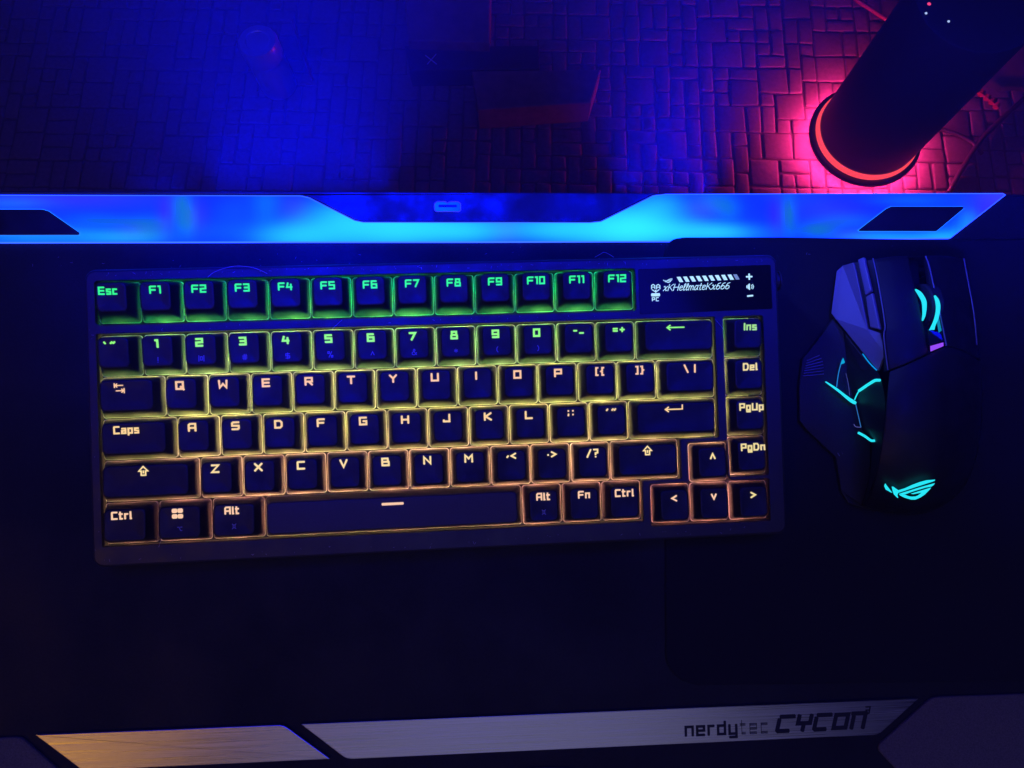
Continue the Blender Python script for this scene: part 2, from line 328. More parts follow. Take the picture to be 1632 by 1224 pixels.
def strokes(mb, chars, cx, cy, unit, sw, gap, zf, slant=0, mi=0, thick=.12, rot=0, left=False, ux=None):
    """write glyphs as flat bars of width sw centred on (cx,cy); zf(x,y) is the surface below"""
    ux = ux or unit
    x0 = 0 if left else -text_w(chars, ux, gap)/2
    k = 0; cr, sr = math.cos(rot), math.sin(rot)
    for c in chars:
        wd, ls = G[c]
        for l in ls:
            pts = []
            for (a, b) in l:
                x = x0+a*ux+(b-2.5)*unit*slant; y = (b-2.5)*unit
                pts.append((cx+x*cr-y*sr, cy+x*sr+y*cr))
            bar(mb, pts, sw, lambda x, y, kk=k: zf(x, y)+kk*.003, thick, mi); k += 1
        x0 += wd*ux+gap
def bar(mb, pts, sw, zf, thick=.12, mi=0):
    """one polyline as a mitred ribbon with square-round ends"""
    P = [Vector(p) for p in pts]; closed = (P[0]-P[-1]).length < 1e-6 and len(P) > 2
    if closed: P = P[:-1]
    N = len(P); L = []; R = []
    for i in range(N):
        if closed or 0 < i < N-1:
            d1 = (P[i]-P[i-1]).normalized(); d2 = (P[(i+1)%N]-P[i]).normalized()
            n1 = Vector((-d1.y, d1.x)); n2 = Vector((-d2.y, d2.x)); m = n1+n2
            if m.length < .2: m = n1
            m.normalize(); k = sw/2/max(.5, m.dot(n1)); L.append(P[i]+m*k); R.append(P[i]-m*k)
        else:
            d = (P[1]-P[0]).normalized() if i == 0 else (P[-1]-P[-2]).normalized()
            n = Vector((-d.y, d.x)); e = d*(-1 if i == 0 else 1)
            if i == 0:
                L.append(P[i]+n*sw*.28+e*sw*.42); R.append(P[i]-n*sw*.28+e*sw*.42)
                L.append(P[i]+n*sw*.5+e*sw*.2); R.append(P[i]-n*sw*.5+e*sw*.2)
            else:
                L.append(P[i]+n*sw*.5+e*sw*.2); R.append(P[i]-n*sw*.5+e*sw*.2)
                L.append(P[i]+n*sw*.28+e*sw*.42); R.append(P[i]-n*sw*.28+e*sw*.42)
    M = len(L); vs = [(p.x, p.y, zf(p.x, p.y)+thick) for p in L]+[(p.x, p.y, zf(p.x, p.y)+thick) for p in R]
    vs += [(p.x, p.y, zf(p.x, p.y)-.05) for p in L]+[(p.x, p.y, zf(p.x, p.y)-.05) for p in R]
    fs = []
    for i in range(M if closed else M-1):
        j = (i+1) % M
        fs += [(M+i, M+j, j, i), (i, j, 2*M+j, 2*M+i), (M+j, M+i, 3*M+i, 3*M+j)]
    if not closed: fs += [(i0, i0+M, i0+3*M, i0+2*M) if i0 else (M, 0, 2*M, 3*M) for i0 in (0, M-1)]
    mb.add([(x*MM, y*MM, z*MM) for x, y, z in vs], fs, mi)

# ------------------------------------------------------------------ lap desk
desk = empty('lap_desk', DESK, 'black lap desk with glowing blue light bar at its back and brushed metal plates', 'lap desk')
# outline of the board in desk millimetres (wider than the picture on every side)
Y_BACK = 180.5
mb = MB()
slab(mb, mm([(-190,-150),(600,-150),(600,Y_BACK),(-190,Y_BACK)]), -.035, -.0002, .0015, bottom=True)
mb.build('board', M_leather, desk)
mb = MB(); slab(mb, mm([(484,-150.5),(600.5,-150.5),(600.5,153.4),(463,153.4)]), 0, .0006, .0004)
# light bar
T = [(-60.6, 154.3, 0.0), (74.2, 154.4, 0.0), (173.6, 154.3, 0.0), (270.0, 154.5, 0.0), (348.7, 155.4, 0.0), (421.7, 156.0, 0.0), (454.0, 179.5, 0.0), (452.3, 180.4, 0.0), (384.2, 180.1, 0.0), (269.1, 179.4, 0.0), (262.5, 178.6, 0.0), (234.8, 165.0, 0.0), (229.3, 164.4, 0.0), (114.4, 164.5, 0.0), (110.1, 165.4, 0.0), (87.4, 177.1, 0.0), (83.4, 178.0, 0.0), (-61.1, 177.9, 0.0)]
T = [(x, y) for x, y, z in T]
T = [(-190, T[0][1])]+T+[(-190, T[-1][1])]
def upx(x): return (x+60.6)/.3212
LED = [ # px position along the bar, height 0..1 across it, radii, amount of cyan
(60,.15,130,.25,.62),(20,.8,70,.16,.35),(180,.10,60,.16,.5),(430,.12,60,.30,.85),(500,.25,70,.5,.80),(520,.7,60,.4,.5),(590,.30,70,.5,.95),(660,.28,90,.35,.85),
(715,.25,60,.3,.6),(830,.28,70,.3,.8),(910,.28,80,.4,.9),(965,.3,60,.5,.9),(1010,.45,70,.5,.6),(1060,.2,80,.25,.85),(1120,.2,50,.2,.6),(1020,.85,40,.3,.4),
(1360,.10,70,.16,.45),(1440,.06,80,.14,.6),(1500,.10,45,.25,.6),(1535,.45,22,.3,.55),(1430,.9,80,.14,.3),(1190,.15,60,.3,.25),(320,.25,60,.3,.2),(345,.7,40,.3,.2)]
GRN = [(268,.75,10,.30,.9),(278,.45,10,.25,.9),(222,.22,22,.22,.8),(175,.42,45,.10,.5),(395,.75,14,.35,.6),(1108,.85,22,.2,.7),(1130,.65,14,.2,.5),(1229,.6,9,.32,.9),(1275,.25,24,.12,.8),(1320,.45,40,.12,.4),(130,.5,30,.1,.2)]
PUR = [(245,.6,12,.4,.7),(100,.9,120,.18,.7),(290,.55,16,.3,.6),(200,.22,30,.16,.5),(440,.7,22,.3,.5),(1085,.7,26,.25,.6),(1208,.6,12,.4,.6),(1300,.7,60,.3,.4),(1580,.8,40,.5,.9),(768,.4,22,.6,.55),(1330,.15,30,.12,.4)]
def gsum(L, u, v):
    return sum(a*math.exp(-((u-x)/rx)**2-((v-y)/ry)**2) for x, y, rx, ry, a in L)
def strip_col(x, y):
    u = upx(x); v = (y-154.3)/24.5
    c = 1-math.exp(-.95*gsum(LED, u, v)); g = min(1, gsum([(a_, b_, c_*1.35, d_*1.25, e_) for a_, b_, c_, d_, e_ in GRN], u, v)); p = min(1, gsum(PUR, u, v))
    wob = .5+.5*math.sin(u*.021+2*math.sin(v*3+u*.008))
    r = .004+.012*c+.035*p; gr = .04+.03*wob+.62*c**1.15-.02*p+.07*g; b = 1.0-.62*g*(1-c)
    fade = 1-.85*max(0, min(1, (u-1545)/70))*max(0, min(1, v*1.3-.2))
    gr = .032+.018*wob+1.2*c**2.2-.02*p+.14*g; r = .002+.045*c**3+.03*p
    b = b*(1+6*math.exp(-(g*5)**2))
    return (max(0, r)*fade+.05*(1-fade), max(.01, gr)*fade+.06*(1-fade), b*fade**2+.12*(1-fade))
def clip_grid(poly, step):
    """cut the bar outline into fine columns and rows so the glow can vary over it"""
    xs = sorted({p[0] for p in poly}); x0, x1 = xs[0], xs[-1]
    cols = sorted(set(xs+[x0+k*step for k in range(int((x1-x0)/step)+1)]))
    cols = [c for i, c in enumerate(cols) if i == 0 or c-cols[i-1] > .05]
    def span(x):
        ys = []
        for i in range(len(poly)):
            a, b = poly[i], poly[(i+1)%len(poly)]
            if abs(a[0]-b[0]) < 1e-9: continue
            if min(a[0], b[0])-1e-9 <= x <= max(a[0], b[0])+1e-9: ys.append(a[1]+(b[1]-a[1])*(x-a[0])/(b[0]-a[0]))
        return min(ys), max(ys)
    out = []
    for x in cols:
        xx = min(max(x, x0+.01), x1-.01); a, b = span(xx); out.append((xx, a, b))
    return out
cols = clip_grid(T, 3.0); NR = 12; Zs = 1.3
vs = []; fs = []; cc = []
for x, a, b in cols:
    for k in range(NR+1):
        y = a+(b-a)*k/NR; vs.append((x*MM, y*MM, Zs*MM)); cc.append(strip_col(x, y))
for i in range(len(cols)-1):
    for k in range(NR):
        p = i*(NR+1)+k; fs.append((p, p+NR+1, p+NR+2, p+1))
me = bpy.data.meshes.new('light_bar'); me.from_pydata(vs, [], fs)
ca = me.color_attributes.new('glow', 'FLOAT_COLOR', 'POINT')
for i, c in enumerate(cc): ca.data[i].color = (*c, 1)
m = bpy.data.materials.new('light_bar_glow'); m.use_nodes = True; nt = m.node_tree; b = nt.nodes['Principled BSDF']
at = nt.nodes.new('ShaderNodeAttribute'); at.attribute_name = 'glow'
b.inputs['Base Color'].default_value = (.02,.02,.02,1); b.inputs['Roughness'].default_value = .45
sep = nt.nodes.new('ShaderNodeSeparateColor'); com = nt.nodes.new('ShaderNodeCombineColor'); mu = nt.nodes.new('ShaderNodeMath'); mu.operation = 'POWER'; mu.inputs[1].default_value = 1
mm5 = nt.nodes.new('ShaderNodeMath'); mm5.operation='MULTIPLY'; mm5.inputs[1].default_value = 1
nt.links.new(at.outputs['Color'], sep.inputs[0]); nt.links.new(at.outputs['Color'], b.inputs['Emission Color'])
b.inputs['Emission Strength'].default_value = 1.0
me.materials.append(m); me.polygons.foreach_set('use_smooth', [True]*len(me.polygons))
bar_o = bpy.data.objects.new('light_bar', me); C.objects.link(bar_o); bar_o.parent = desk
# rim of the light bar: clear edge that glows brighter
mb = MB(); TI = inset(T, .35)
Tc = ccw(T); N = len(Tc)
mb.add([(x*MM, y*MM, -.0001) for x, y in Tc]+[(x*MM, y*MM, (Zs+.12)*MM) for x, y in Tc]+[(x*MM, y*MM, (Zs+.12)*MM) for x, y in TI],
       [(i, (i+1)%N, N+(i+1)%N, N+i) for i in range(N)]+[(N+i, N+(i+1)%N, 2*N+(i+1)%N, 2*N+i) for i in range(N)])
mb.build('light_bar_rim', emat('light_bar_rim_glow', (.06, .22, 6.0), 1.0), desk)
# dark inlays at the ends of the bar
for pl in ([(-77.4, 170.5, 1.6), (-40.1, 170.6, 1.6), (-37.1, 169.7, 1.6), (-22.5, 159.1, 1.6), (-22.8, 158.0, 1.6), (-77.0, 157.9, 1.6)], [(371.2, 160.3, 1.6), (386.9, 171.7, 1.6), (389.7, 172.9, 1.6), (429.2, 172.9, 1.6), (429.8, 172.1, 1.6), (413.8, 159.7, 1.6), (371.9, 159.8, 1.6)]):
    mb = MB(); p = [(x, y) for x, y, z in pl]; slab(mb, mm(rounded(p, .6, 3)), .0008, (Zs+.9)*MM, .0003)
    o = mb.build('bar_inlay', M_panel, desk)
    mb = MB(); q = inset(p, -.3); slab(mb, mm(q), .0009, (Zs+.3)*MM, 0); mb.build('inlay_edge', emat('inlay_edge_glow', (.02,.28,1)), o)
# usb socket panel behind the bar
pl = [(x, y) for x, y, z in [(83.7, 178.4, 0.0), (87.7, 177.3, 0.0), (110.4, 165.6, 0.0), (114.7, 164.6, 0.0), (229.3, 164.5, 0.0), (234.5, 165.2, 0.0), (262.2, 178.7, 0.0), (265.8, 179.6, 0.0)]]
pl = [(p[0], p[1]) for p in pl]
mb = MB(); back = [(pl[-1][0]+160, Y_BACK-.6), (pl[0][0]-140, Y_BACK-.6)]
poly = pl[:1]+pl[1:-1]+[pl[-1]]
poly = inset(poly, .12)
slab(mb, mm(poly), 0, .0011, .0004); panel = mb.build('socket_panel', M_panel, desk)
mb = MB(); slab(mb, mm([(-190, Y_BACK-1.6), (600, Y_BACK-1.6), (600, Y_BACK-.4), (-190, Y_BACK-.4)]), 0, .0008, .0003); mb.build('back_edge_strip', M_panel, desk)
UC = [(x, y) for x, y, z in [(149.8, 175.3, 1.2), (163.4, 175.3, 1.2), (163.4, 169.8, 1.2), (149.8, 169.8, 1.2)]]
ux0, ux1 = UC[0][0], UC[1][0]; uy1, uy0 = UC[0][1], UC[2][1]
uo = [(ux0+1, uy0),(ux1-1, uy0),(ux1, uy0+1),(ux1, uy1-1.2),(ux1-1.4, uy1),((ux0+ux1)/2+1.2, uy1),((ux0+ux1)/2, uy1-.8),((ux0+ux1)/2-1.2, uy1),(ux0+1.4, uy1),(ux0, uy1-1.2),(ux0, uy0+1)]
mb = MB(); ringslab(mb, [(a*MM, b*MM) for a, b in uo], [[(a*MM, b*MM) for a, b in inset(uo, .34)]], .0009, .0016)
usb = mb.build('usb_port', M_tin, desk)
mb = MB(); slab(mb, mm(inset(uo, .36)), .001, .00125); mb.build('usb_cavity', M_oled, usb)
mb = MB(); slab(mb, mm([(ux0+2.2, (uy0+uy1)/2-.3), (ux1-2.2, (uy0+uy1)/2-.3), (ux1-2.2, (uy0+uy1)/2+1), (ux0+2.2, (uy0+uy1)/2+1)]), .0012, .0015, .0001); mb.build('usb_tongue', M_panel, usb)
# front: metal plates, woven pads
mb = MB()
slab(mb, mm([(-190,-150),(600,-150),(600,-97),(-190,-86)]), -.0003, .0004)
P1 = [(x, y) for x, y, z in [(-38.5, -78.4, 1.0), (75.3, -79.0, 1.0), (97.6, -96.1, 1.0), (-16.5, -95.9, 1.0)]]
P2 = [(x, y) for x, y, z in [(83.2, -79.1, 1.0), (391.0, -80.3, 1.0), (368.7, -97.4, 1.0), (105.0, -96.6, 1.0)]]
for p, rr in ((P1, (.9, 3, 1.2, .8)), (P2, (1.0, .9, 3, 3))):
    mb = MB(); slab(mb, mm(rounded(p, rr)), .0001, .0015, .0004); pb = mb.build('metal_plate', M_alu, desk)
    if p is P2: plate = pb
PA = [(x, y) for x, y, z in [(-95.7, -79.3, 1.0), (-46.4, -79.1, 1.0), (-44.1, -79.8, 1.0), (-24.4, -97.7, 1.0), (-94.8, -109.3, 1.0)]]
PB = [(x, y) for x, y, z in [(397.3, -80.7, 1.0), (401.0, -80.0, 1.0), (504.6, -81.2, 1.0), (500.0, -140.6, 1.0), (384.1, -122.3, 1.0), (368.6, -105.0, 1.0), (369.1, -102.0, 1.0)]]
for p in (PA, PB):
    mb = MB(); slab(mb, mm(rounded(p, 1.2, 3)), .0001, .0014, .0008); mb.build('woven_pad', M_pad, desk)
# printed name on the long plate
t0, t1, c0, c1, s0, s1 = [(x, y) for x, y, z in [(270.3, -90.1, 1.5), (311.7, -90.3, 1.5), (316.2, -89.6, 1.5), (360.6, -89.7, 1.5), (361.5, -85.2, 1.5), (365.7, -85.1, 1.5)]]
def along(a, b): return math.atan2(b[1]-a[1], b[0]-a[0])
mb = MB(); r = along(t0, t1); L = math.hypot(t1[0]-t0[0], t1[1]-t0[1])
zf = lambda x, y: 1.47
wn = text_w('nerdy', 1.0, 0)+4*2.0
k = L/(wn+2+text_w('tec', 1, 0)+2*2.0)
strokes(mb, 'nerdy', t0[0], t0[1], k*1.02, 1.3, 2.0*k, zf, rot=r, left=True, thick=.06, ux=k)
dx = (wn+2.0)*k
for off in (-.45, 0, .45):
    strokes(mb, 'tec', t0[0]+dx*math.cos(r)-off*math.sin(r), t0[1]+dx*math.sin(r)+off*math.cos(r), k*1.02, .30, 2.0*k, zf, rot=r, left=True, thick=.06, ux=k)
mb.build('name_print', M_print, plate)
mb = MB(); r = along(c0, c1); L = math.hypot(c1[0]-c0[0], c1[1]-c0[1])
G['cC'] = (4.6, [[(4.6,5),(.4,5)], [(0,3.9),(0,.3),(.3,0),(3.6,0)]]); G['cY'] = (4,[[(0,5),(0,2.4),(4,2.4),(4,5)],[(2,2.2),(2,0)]]); G['cO'] = (4,[[(0,.2),(0,4.8),(4,4.8),(4,.2),(0,.2)]])
G['cN'] = (4,[[(-.3,5),(4.2,5)],[(.2,3.9),(.2,0)],[(4,3.9),(4,0)]])
word = ['cC','cY','cC','cO','cN']; k = L/(sum(G[c][0] for c in word)+4*1.6)*.97
strokes(mb, word, c0[0]+1.2*math.cos(r), c0[1]+1.2*math.sin(r), 6.9/5, 2.1, 1.8*k, zf, slant=.28, rot=r, left=True, thick=.06, ux=k)
strokes(mb, '3', (s0[0]+s1[0])/2, (s0[1]+s1[1])/2+.3, .62, .75, 0, zf, slant=.25, rot=r, thick=.06)
mb.build('name_print', M_print, plate)

# ------------------------------------------------------------------ mouse mat
MO = [(x, y) for x, y, z in [(261.4, -55.3, 2.5), (267.4, 148.6, 2.5), (268.9, 153.2, 2.5), (272.2, 155.8, 2.5), (277.5, 156.7, 2.5), (330.7, 156.7, 2.5), (422.6, 155.1, 2.5), (521.3, 155.5, 2.5)]]
MO += [(x, y) for x, y, z in [(503.5, -75.9, 2.5), (276.1, -69.2, 2.5), (268.3, -66.2, 2.5), (263.1, -60.8, 2.5)]]
mb = MB(); slab(mb, mm(rounded(MO, 1.5, 3)), .0002, .0020, .0009)
mat_o = mb.build('mouse_mat', M_cloth); mat_o.matrix_world = DESK
tag(mat_o, 'black cloth mouse mat with rounded corners lapping over the blue light bar', 'mouse mat')

# ------------------------------------------------------------------ keyboard
U = 19.05
kb = empty('keyboard', KEYB, 'compact black keyboard with green to orange backlit keys, beside the mouse', 'keyboard')
ROWS = {'f':(1.27*U, [('Esc',1)]+[('F%d' % i,1) for i in range(1,13)]),
'n':(0, [('`~',1),('1',1),('2',1),('3',1),('4',1),('5',1),('6',1),('7',1),('8',1),('9',1),('0',1),('-_',1),('=+',1),('BACK',2)]),
'q':(-U, [('TAB',1.5)]+[(c,1) for c in 'QWERTYUIOP']+[('[{',1),(']}',1),('\\|',1.5)]),
'a':(-2*U, [('Caps',1.75)]+[(c,1) for c in 'ASDFGHJKL']+[(';:',1),("'\"",1),('ENTER',2.25)]),
'z':(-3*U, [('SHIFT',2.25)]+[(c,1) for c in 'ZXCVBNM']+[(',<',1),('.>',1),('/?',1),('SHIFT',1.75)]),
'c':(-4*U, [('Ctrl',1.25),('WIN',1.25),('Alt',1.25),('BAR',6.25),('Alt',1),('Fn',1),('Ctrl',1)])}
#        front inset, back inset, z back, z front
PROF = {'f':(4.2,1.0,9.4,8.4),'n':(3.4,1.1,9.0,8.2),'q':(3.0,1.3,8.0,7.8),'a':(2.8,1.5,7.4,7.5),'z':(2.6,1.7,7.3,7.9),'c':(2.2,1.8,7.6,8.4)}
keys = []
for r, (yt, ks) in ROWS.items():
    x = 0
    for nme, wd in ks: keys.append((r, nme, x*U, yt, wd*U)); x += wd
for i, nme in enumerate(('Ins','Del','PgUp','PgDn')): keys.append(('nqaz'[i], nme, 15.25*U, -i*U, U))
dyA = .13*U
keys += [('z','^',14.25*U,-3*U-dyA,U),('c','<',13.25*U,-4*U-dyA,U),('c','v',14.25*U,-4*U-dyA,U),('c','>',15.25*U,-4*U-dyA,U)]
SUB = {'1':'!','2':'@','3':'#','4':'$','5':'%','6':'^','7':'&','8':'*','9':'(','0':')'}
# backlight colour down the board (linear), key: y in mm
RAMP = [(26,(.0,.80,.30)),(14,(.0,.85,.20)),(9,(.18,.62,.05)),(0,(.16,.75,.14)),(-8,(.25,.75,.16)),(-17,(.70,.66,.20)),(-28,(.85,.72,.24)),(-38,(.78,.78,.12)),(-48,(.92,.68,.22)),(-57,(1,.50,.25)),(-68,(1,.44,.25)),(-76,(1,.34,.23)),(-90,(.95,.32,.24)),(-110,(.8,.25,.16))]
def ramp(y):
    if y >= RAMP[0][0]: return RAMP[0][1]
    for (a, ca_), (b_, cb) in zip(RAMP, RAMP[1:]):
        if a >= y >= b_:
            t = (a-y)/(a-b_); return tuple(p+(q-p)*t for p, q in zip(ca_, cb))
    return RAMP[-1][1]
LEG = {'f':(.035,1.0,.20),'n':(.30,1.0,.15),'q':(1.0,.60,.30),'a':(1.0,.68,.28),'z':(1.0,.76,.32),'c':(1.0,.62,.38)}
leg_m = {r: emat('legend_glow_'+n, LEG[r], .98) for r, n in zip('fnqazc', ('green','lime','peach','cream','yellow','apricot'))}
leg_m['side'] = emat('legend_glow_pale', (.95,.78,.32), .9); leg_m['side1'] = emat('legend_glow_pale_lime', (.45,.92,.25), .8)
def rr(x0, x1, y0, y1, rad, n=4):
    pts = []
    for cx, cy, a0 in ((x1-rad, y0+rad, -90), (x1-rad, y1-rad, 0), (x0+rad, y1-rad, 90), (x0+rad, y0+rad, 180)):
        for k in range(n+1):
            a = math.radians(a0+90*k/n); pts.append((cx+rad*math.cos(a), cy+rad*math.sin(a)))
    return pts
cap_cache = {}
def keycap_mesh(r, wd):
    fi, bi, zb, zfr = PROF[r]; W2 = wd/2-.42; H2 = U/2-.42; si = 2.45
    tx = W2-si; ty1 = H2-bi; ty0 = -H2+fi
    def ztop(x, y):
        t = (y-ty0)/(ty1-ty0); z = zfr+(zb-zfr)*t
        if wd < 6*U: z -= .38*min(1, max(0, min(tx-abs(x), ty1-y, y-ty0)/4.3))
        
        return z
    if (r, wd) in cap_cache: return cap_cache[(r, wd)], ztop, (ty0, ty1)
    mb = MB(); rings = []
    rings.append(([(x, y, 0) for x, y in rr(-W2, W2, -H2, H2, 1.3)], 1))
    rings.append(([(x, y, .5) for x, y in rr(-W2+.18, W2-.18, -H2+.18, H2-.18, 1.4)], 0))
    def lerp(t, e=0): return rr(-W2+.18+(si-.18)*t, W2-.18-(si-.18)*t, -H2+.18+(fi-.18)*t, H2-.18-(bi-.18)*t, 1.4+1.0*t)
    for t in (.35, .7, .93):
        rings.append(([(x, y, .5+(ztop(max(-tx,min(tx,x)), max(ty0,min(ty1,y)))-1.1)*t) for x, y in lerp(t)], 0))
    rings.append(([(x, y, ztop(x, y)-.22) for x, y in rr(-tx, tx, ty0, ty1, 2.3)], 0))
    rings.append(([(x, y, ztop(x, y)) for x, y in rr(-tx+.5, tx-.5, ty0+.5, ty1-.5, 2.0)], 2))
    for s in (.9, 1.8, 3.0, 4.3):
        rings.append(([(x, y, ztop(x, y)) for x, y in rr(-tx+s, tx-s, ty0+s, ty1-s, max(.4, 2.2-s*.5))], 2))
    n = len(rings[0][0])
    # clear lip standing proud of the shell at its lower edge
    lipo = [(x, y, -.05) for x, y in rr(-W2-.22, W2+.22, -H2-.22, H2+.22, 1.4)]
    lipi = [(x, y, .30) for x, y in rr(-W2+.10, W2-.10, -H2+.10, H2-.10, 1.35)]
    for k in range(len(rings)-1):
        mi = 1 if k < 5 else 2
        if k >= 4: mi = 2
        mb.add([(a*MM, b*MM, c*MM) for a, b, c in rings[k][0]+rings[k+1][0]], [(i, (i+1)%n, n+(i+1)%n, n+i) for i in range(n)], {1:0, 2:1}[mi])
    last = rings[-1][0]; mb.add([(a*MM, b*MM, c*MM) for a, b, c in last], [tuple(range(n))], 1)
    # weld duplicated ring verts by rebuilding through a dict
    idx = {}; nv = []; nf = []
    for f in mb.f:
        g = []
        for i in f:
            key = tuple(round(c, 8) for c in mb.v[i])
            if key not in idx: idx[key] = len(nv); nv.append(mb.v[i])
            g.append(idx[key])
        nf.append(tuple(g))
    me = bpy.data.meshes.new('keycap'); me.from_pydata(nv, [], nf)
    me.materials.append(M_shell); me.materials.append(M_keytop if wd < 6*U else M_spacetop)
    me.polygons.foreach_set('material_index', mb.mi); me.polygons.foreach_set('use_smooth', [True]*len(nf))
    ml = MB(); ml.add([(a*MM, b*MM, c*MM) for a, b, c in lipo+lipi], [(i, (i+1)%n, n+(i+1)%n, n+i) for i in range(n)])
    ml2 = bpy.data.meshes.new('keycap_lip'); ml2.from_pydata(ml.v, [], ml.f); ml2.materials.append(M_lip)
    cap_cache[(r, wd)] = (me, ml2); return (me, ml2), ztop, (ty0, ty1)
names = {'`~':'grave and tilde','-_':'hyphen and underscore','=+':'equals and plus','BACK':'backspace arrow','TAB':'tab arrows','[{':'left bracket','  ':'','\\|':'backslash and bar',']}':'right bracket',
';:':'semicolon and colon',"'\"":'quote marks','ENTER':'enter arrow','SHIFT':'shift arrow',',<':'comma and less than','.>':'full stop and greater than','/?':'slash and question mark','WIN':'four pane window sign','BAR':'single bar, wide space bar','^':'up arrow','<':'left arrow','v':'down arrow','>':'right arrow'}
for idx, (r, nme, x0, yt, wd) in enumerate(keys):
    (me, ml), ztop, (ty0, ty1) = keycap_mesh(r, wd)
    cx, cy = x0+wd/2, yt-U/2
    o = bpy.data.objects.new('keycap', me); C.objects.link(o); o.parent = kb
    jz = random.uniform(-.08, .08)
    o.location = ((cx+random.uniform(-.05,.05))*MM, (cy+random.uniform(-.05,.05))*MM, jz*MM); o.rotation_euler = (0, 0, math.radians(random.uniform(-.35,.35)))
    o['label'] = 'keycap marked '+names.get(nme, nme)
    l = bpy.data.objects.new('keycap_lip', ml); C.objects.link(l); l.parent = o
    side = x0 > 15*U
    m_ = leg_m[r] if not side else (leg_m['side1'] if nme == 'Ins' else leg_m['side'])
    mb = MB(); yl = U/2-5.0
    if nme in SUB: yl = U/2-5.0
    sw = .92
    sx = 0
    if nme in ('BACK','ENTER'): strokes(mb, [nme], -1.5 if nme == 'BACK' else -1.0, yl+.6, .9, .62, 0, ztop)
    elif nme == 'BAR': strokes(mb, [nme], -.3, yl-.2, 1.05, 1.15, 0, ztop)
    elif nme == 'SHIFT': strokes(mb, [nme], -1.0 if wd > 40 else 0, yl+.2, .78, .66, 0, ztop)
    elif nme == 'TAB': strokes(mb, [nme], -3.0, yl-.6, .82, .5, 0, ztop)
    elif nme == 'WIN':
        for a in (-1, 1):
            for b2 in (-1, 1): bar(mb, [(a*1.25-.9-.35, yl+b2*1.25-.3), (a*1.25-.9+.35, yl+b2*1.25-.3)], 2.0, ztop)
    elif len(nme) == 2 and nme[0] in "`-=[]\\;',./" :
        gp = 1.5 if nme not in ("'\"", ';:') else 2.0
        if nme == '\\|': gp = 3.4
        if nme == '`~': gp = 2.2; sx = -1.5
        tall = nme in ('[{', ']}', '\\|', '/?')
        strokes(mb, list(nme), sx, yl+(.3 if not tall else .1), .68, .82, gp, ztop)
    elif nme in ('^','<','v','>'): strokes(mb, [nme], 0 if nme != '^' else .3, yl-1.2, .72, .82, 0, ztop)
    elif len(nme) == 1: strokes(mb, [nme], -.6 if nme != '1' else -.3, yl, .60 if nme.isdigit() else .62, sw if not nme.isdigit() else .98, 0, ztop, ux=.72 if not nme.isdigit() else .72)
    else:
        fn = nme[0] == 'F' and nme[1:].isdigit()
        un = .58 if fn else .58
        sx = {'Esc':-1.4,'Caps':-3.2,'Ctrl':-1.4,'Alt':-.9 if wd > 20 else 0,'Fn':0}.get(nme, 0)
        if nme == 'Ctrl' and wd < 20: sx = 0
        if side: sx = {'Ins':1.2,'Del':.8,'PgUp':.8,'PgDn':.8}[nme]
        strokes(mb, list(nme), sx, yl, un, .78, 1.25, ztop, ux=.60 if fn else .52)
    if mb.v: mb.build('legend', m_, o)
    if nme in SUB or nme == 'WIN' or nme == 'Alt':
        mb = MB(); g = SUB.get(nme) or ('OPT' if nme == 'WIN' else 'CMD')
        strokes(mb, [g], 0, U/2-12.2, .50, .36, 0, ztop, thick=.05); mb.build('side_legend', M_dimprint, o)

# case
def cr(p): return [(x*MM, y*MM) for x, y in p]
outer = rr(-5.2, 318.4, -105.2, 30.0, 5.0, 8)
def grow(x0, x1, y0, y1, rad=1.6): return rr(x0-.75, x1+.75, y0-.75, y1+.75, rad, 4)
hF = grow(0, 13*U, .27*U, 1.27*U)
hMain = [(-.75, -5*U-.75), (13*U+.75, -5*U-.75), (13*U+.75, -4*U+.0), (14*U+.75, -4*U+.0), (15*U+.75, -3*U), (15*U+.75, .75), (-.75, .75)]
hMain = [(-.75, -5*U-.75), (13*U+.75, -5*U-.75), (13*U+.75, -4*U-.4), (14*U+.75, -4*U-.4), (14*U+.75, -3*U-.4), (15*U+.75, -3*U-.4), (15*U+.75, .75), (-.75, .75)]
hMain = rounded(hMain, .9, 3)
# arrow cluster and the right-hand column share one opening; a thin bridge keeps them apart
hArrow = rounded([(13.25*U-.75, -5*U-dyA-.75), (16.25*U+.75, -5*U-dyA-.75), (16.25*U+.75, -4*U-dyA+.75), (15.25*U+.6, -4*U-dyA+.75), (15.25*U-.1, -3*U-dyA+.75), (14.25*U-.75, -3*U-dyA+.75), (14.25*U-.75, -4*U-dyA+.75), (13.25*U-.75, -4*U-dyA+.75)], .9, 3)
hCol = rr(15.25*U-.75+.5, 16.25*U+.75, -4*U-.35, .75, 1.4, 4)
mb = MB()
ZT = 2.6
ringslab(mb, cr(inset(outer, 1.3)), [cr(hF), cr(hMain), cr(hArrow), cr(hCol)], -.003, ZT*MM)
oc = ccw(outer); oi = inset(outer, .5); o3 = inset(outer, 1.3); N = len(oc)
rg = [[(x*MM, y*MM, -.012) for x, y in oc], [(x*MM, y*MM, (ZT-1.1)*MM) for x, y in oc], [(x*MM, y*MM, (ZT-.35)*MM) for x, y in oi], [(x*MM, y*MM, ZT*MM) for x, y in o3]]
mb.add([v for r_ in rg for v in r_], [(k*N+i, k*N+(i+1)%N, (k+1)*N+(i+1)%N, (k+1)*N+i) for k in range(3) for i in range(N)])
mb.build('case', M_case, kb)
mb = MB(); slab(mb, [(x*MM, y*MM) for x, y in inset(outer, .8)], -.0125, -.0035, bottom=True); mb.build('key_well', M_casedark, kb)
mb = MB()
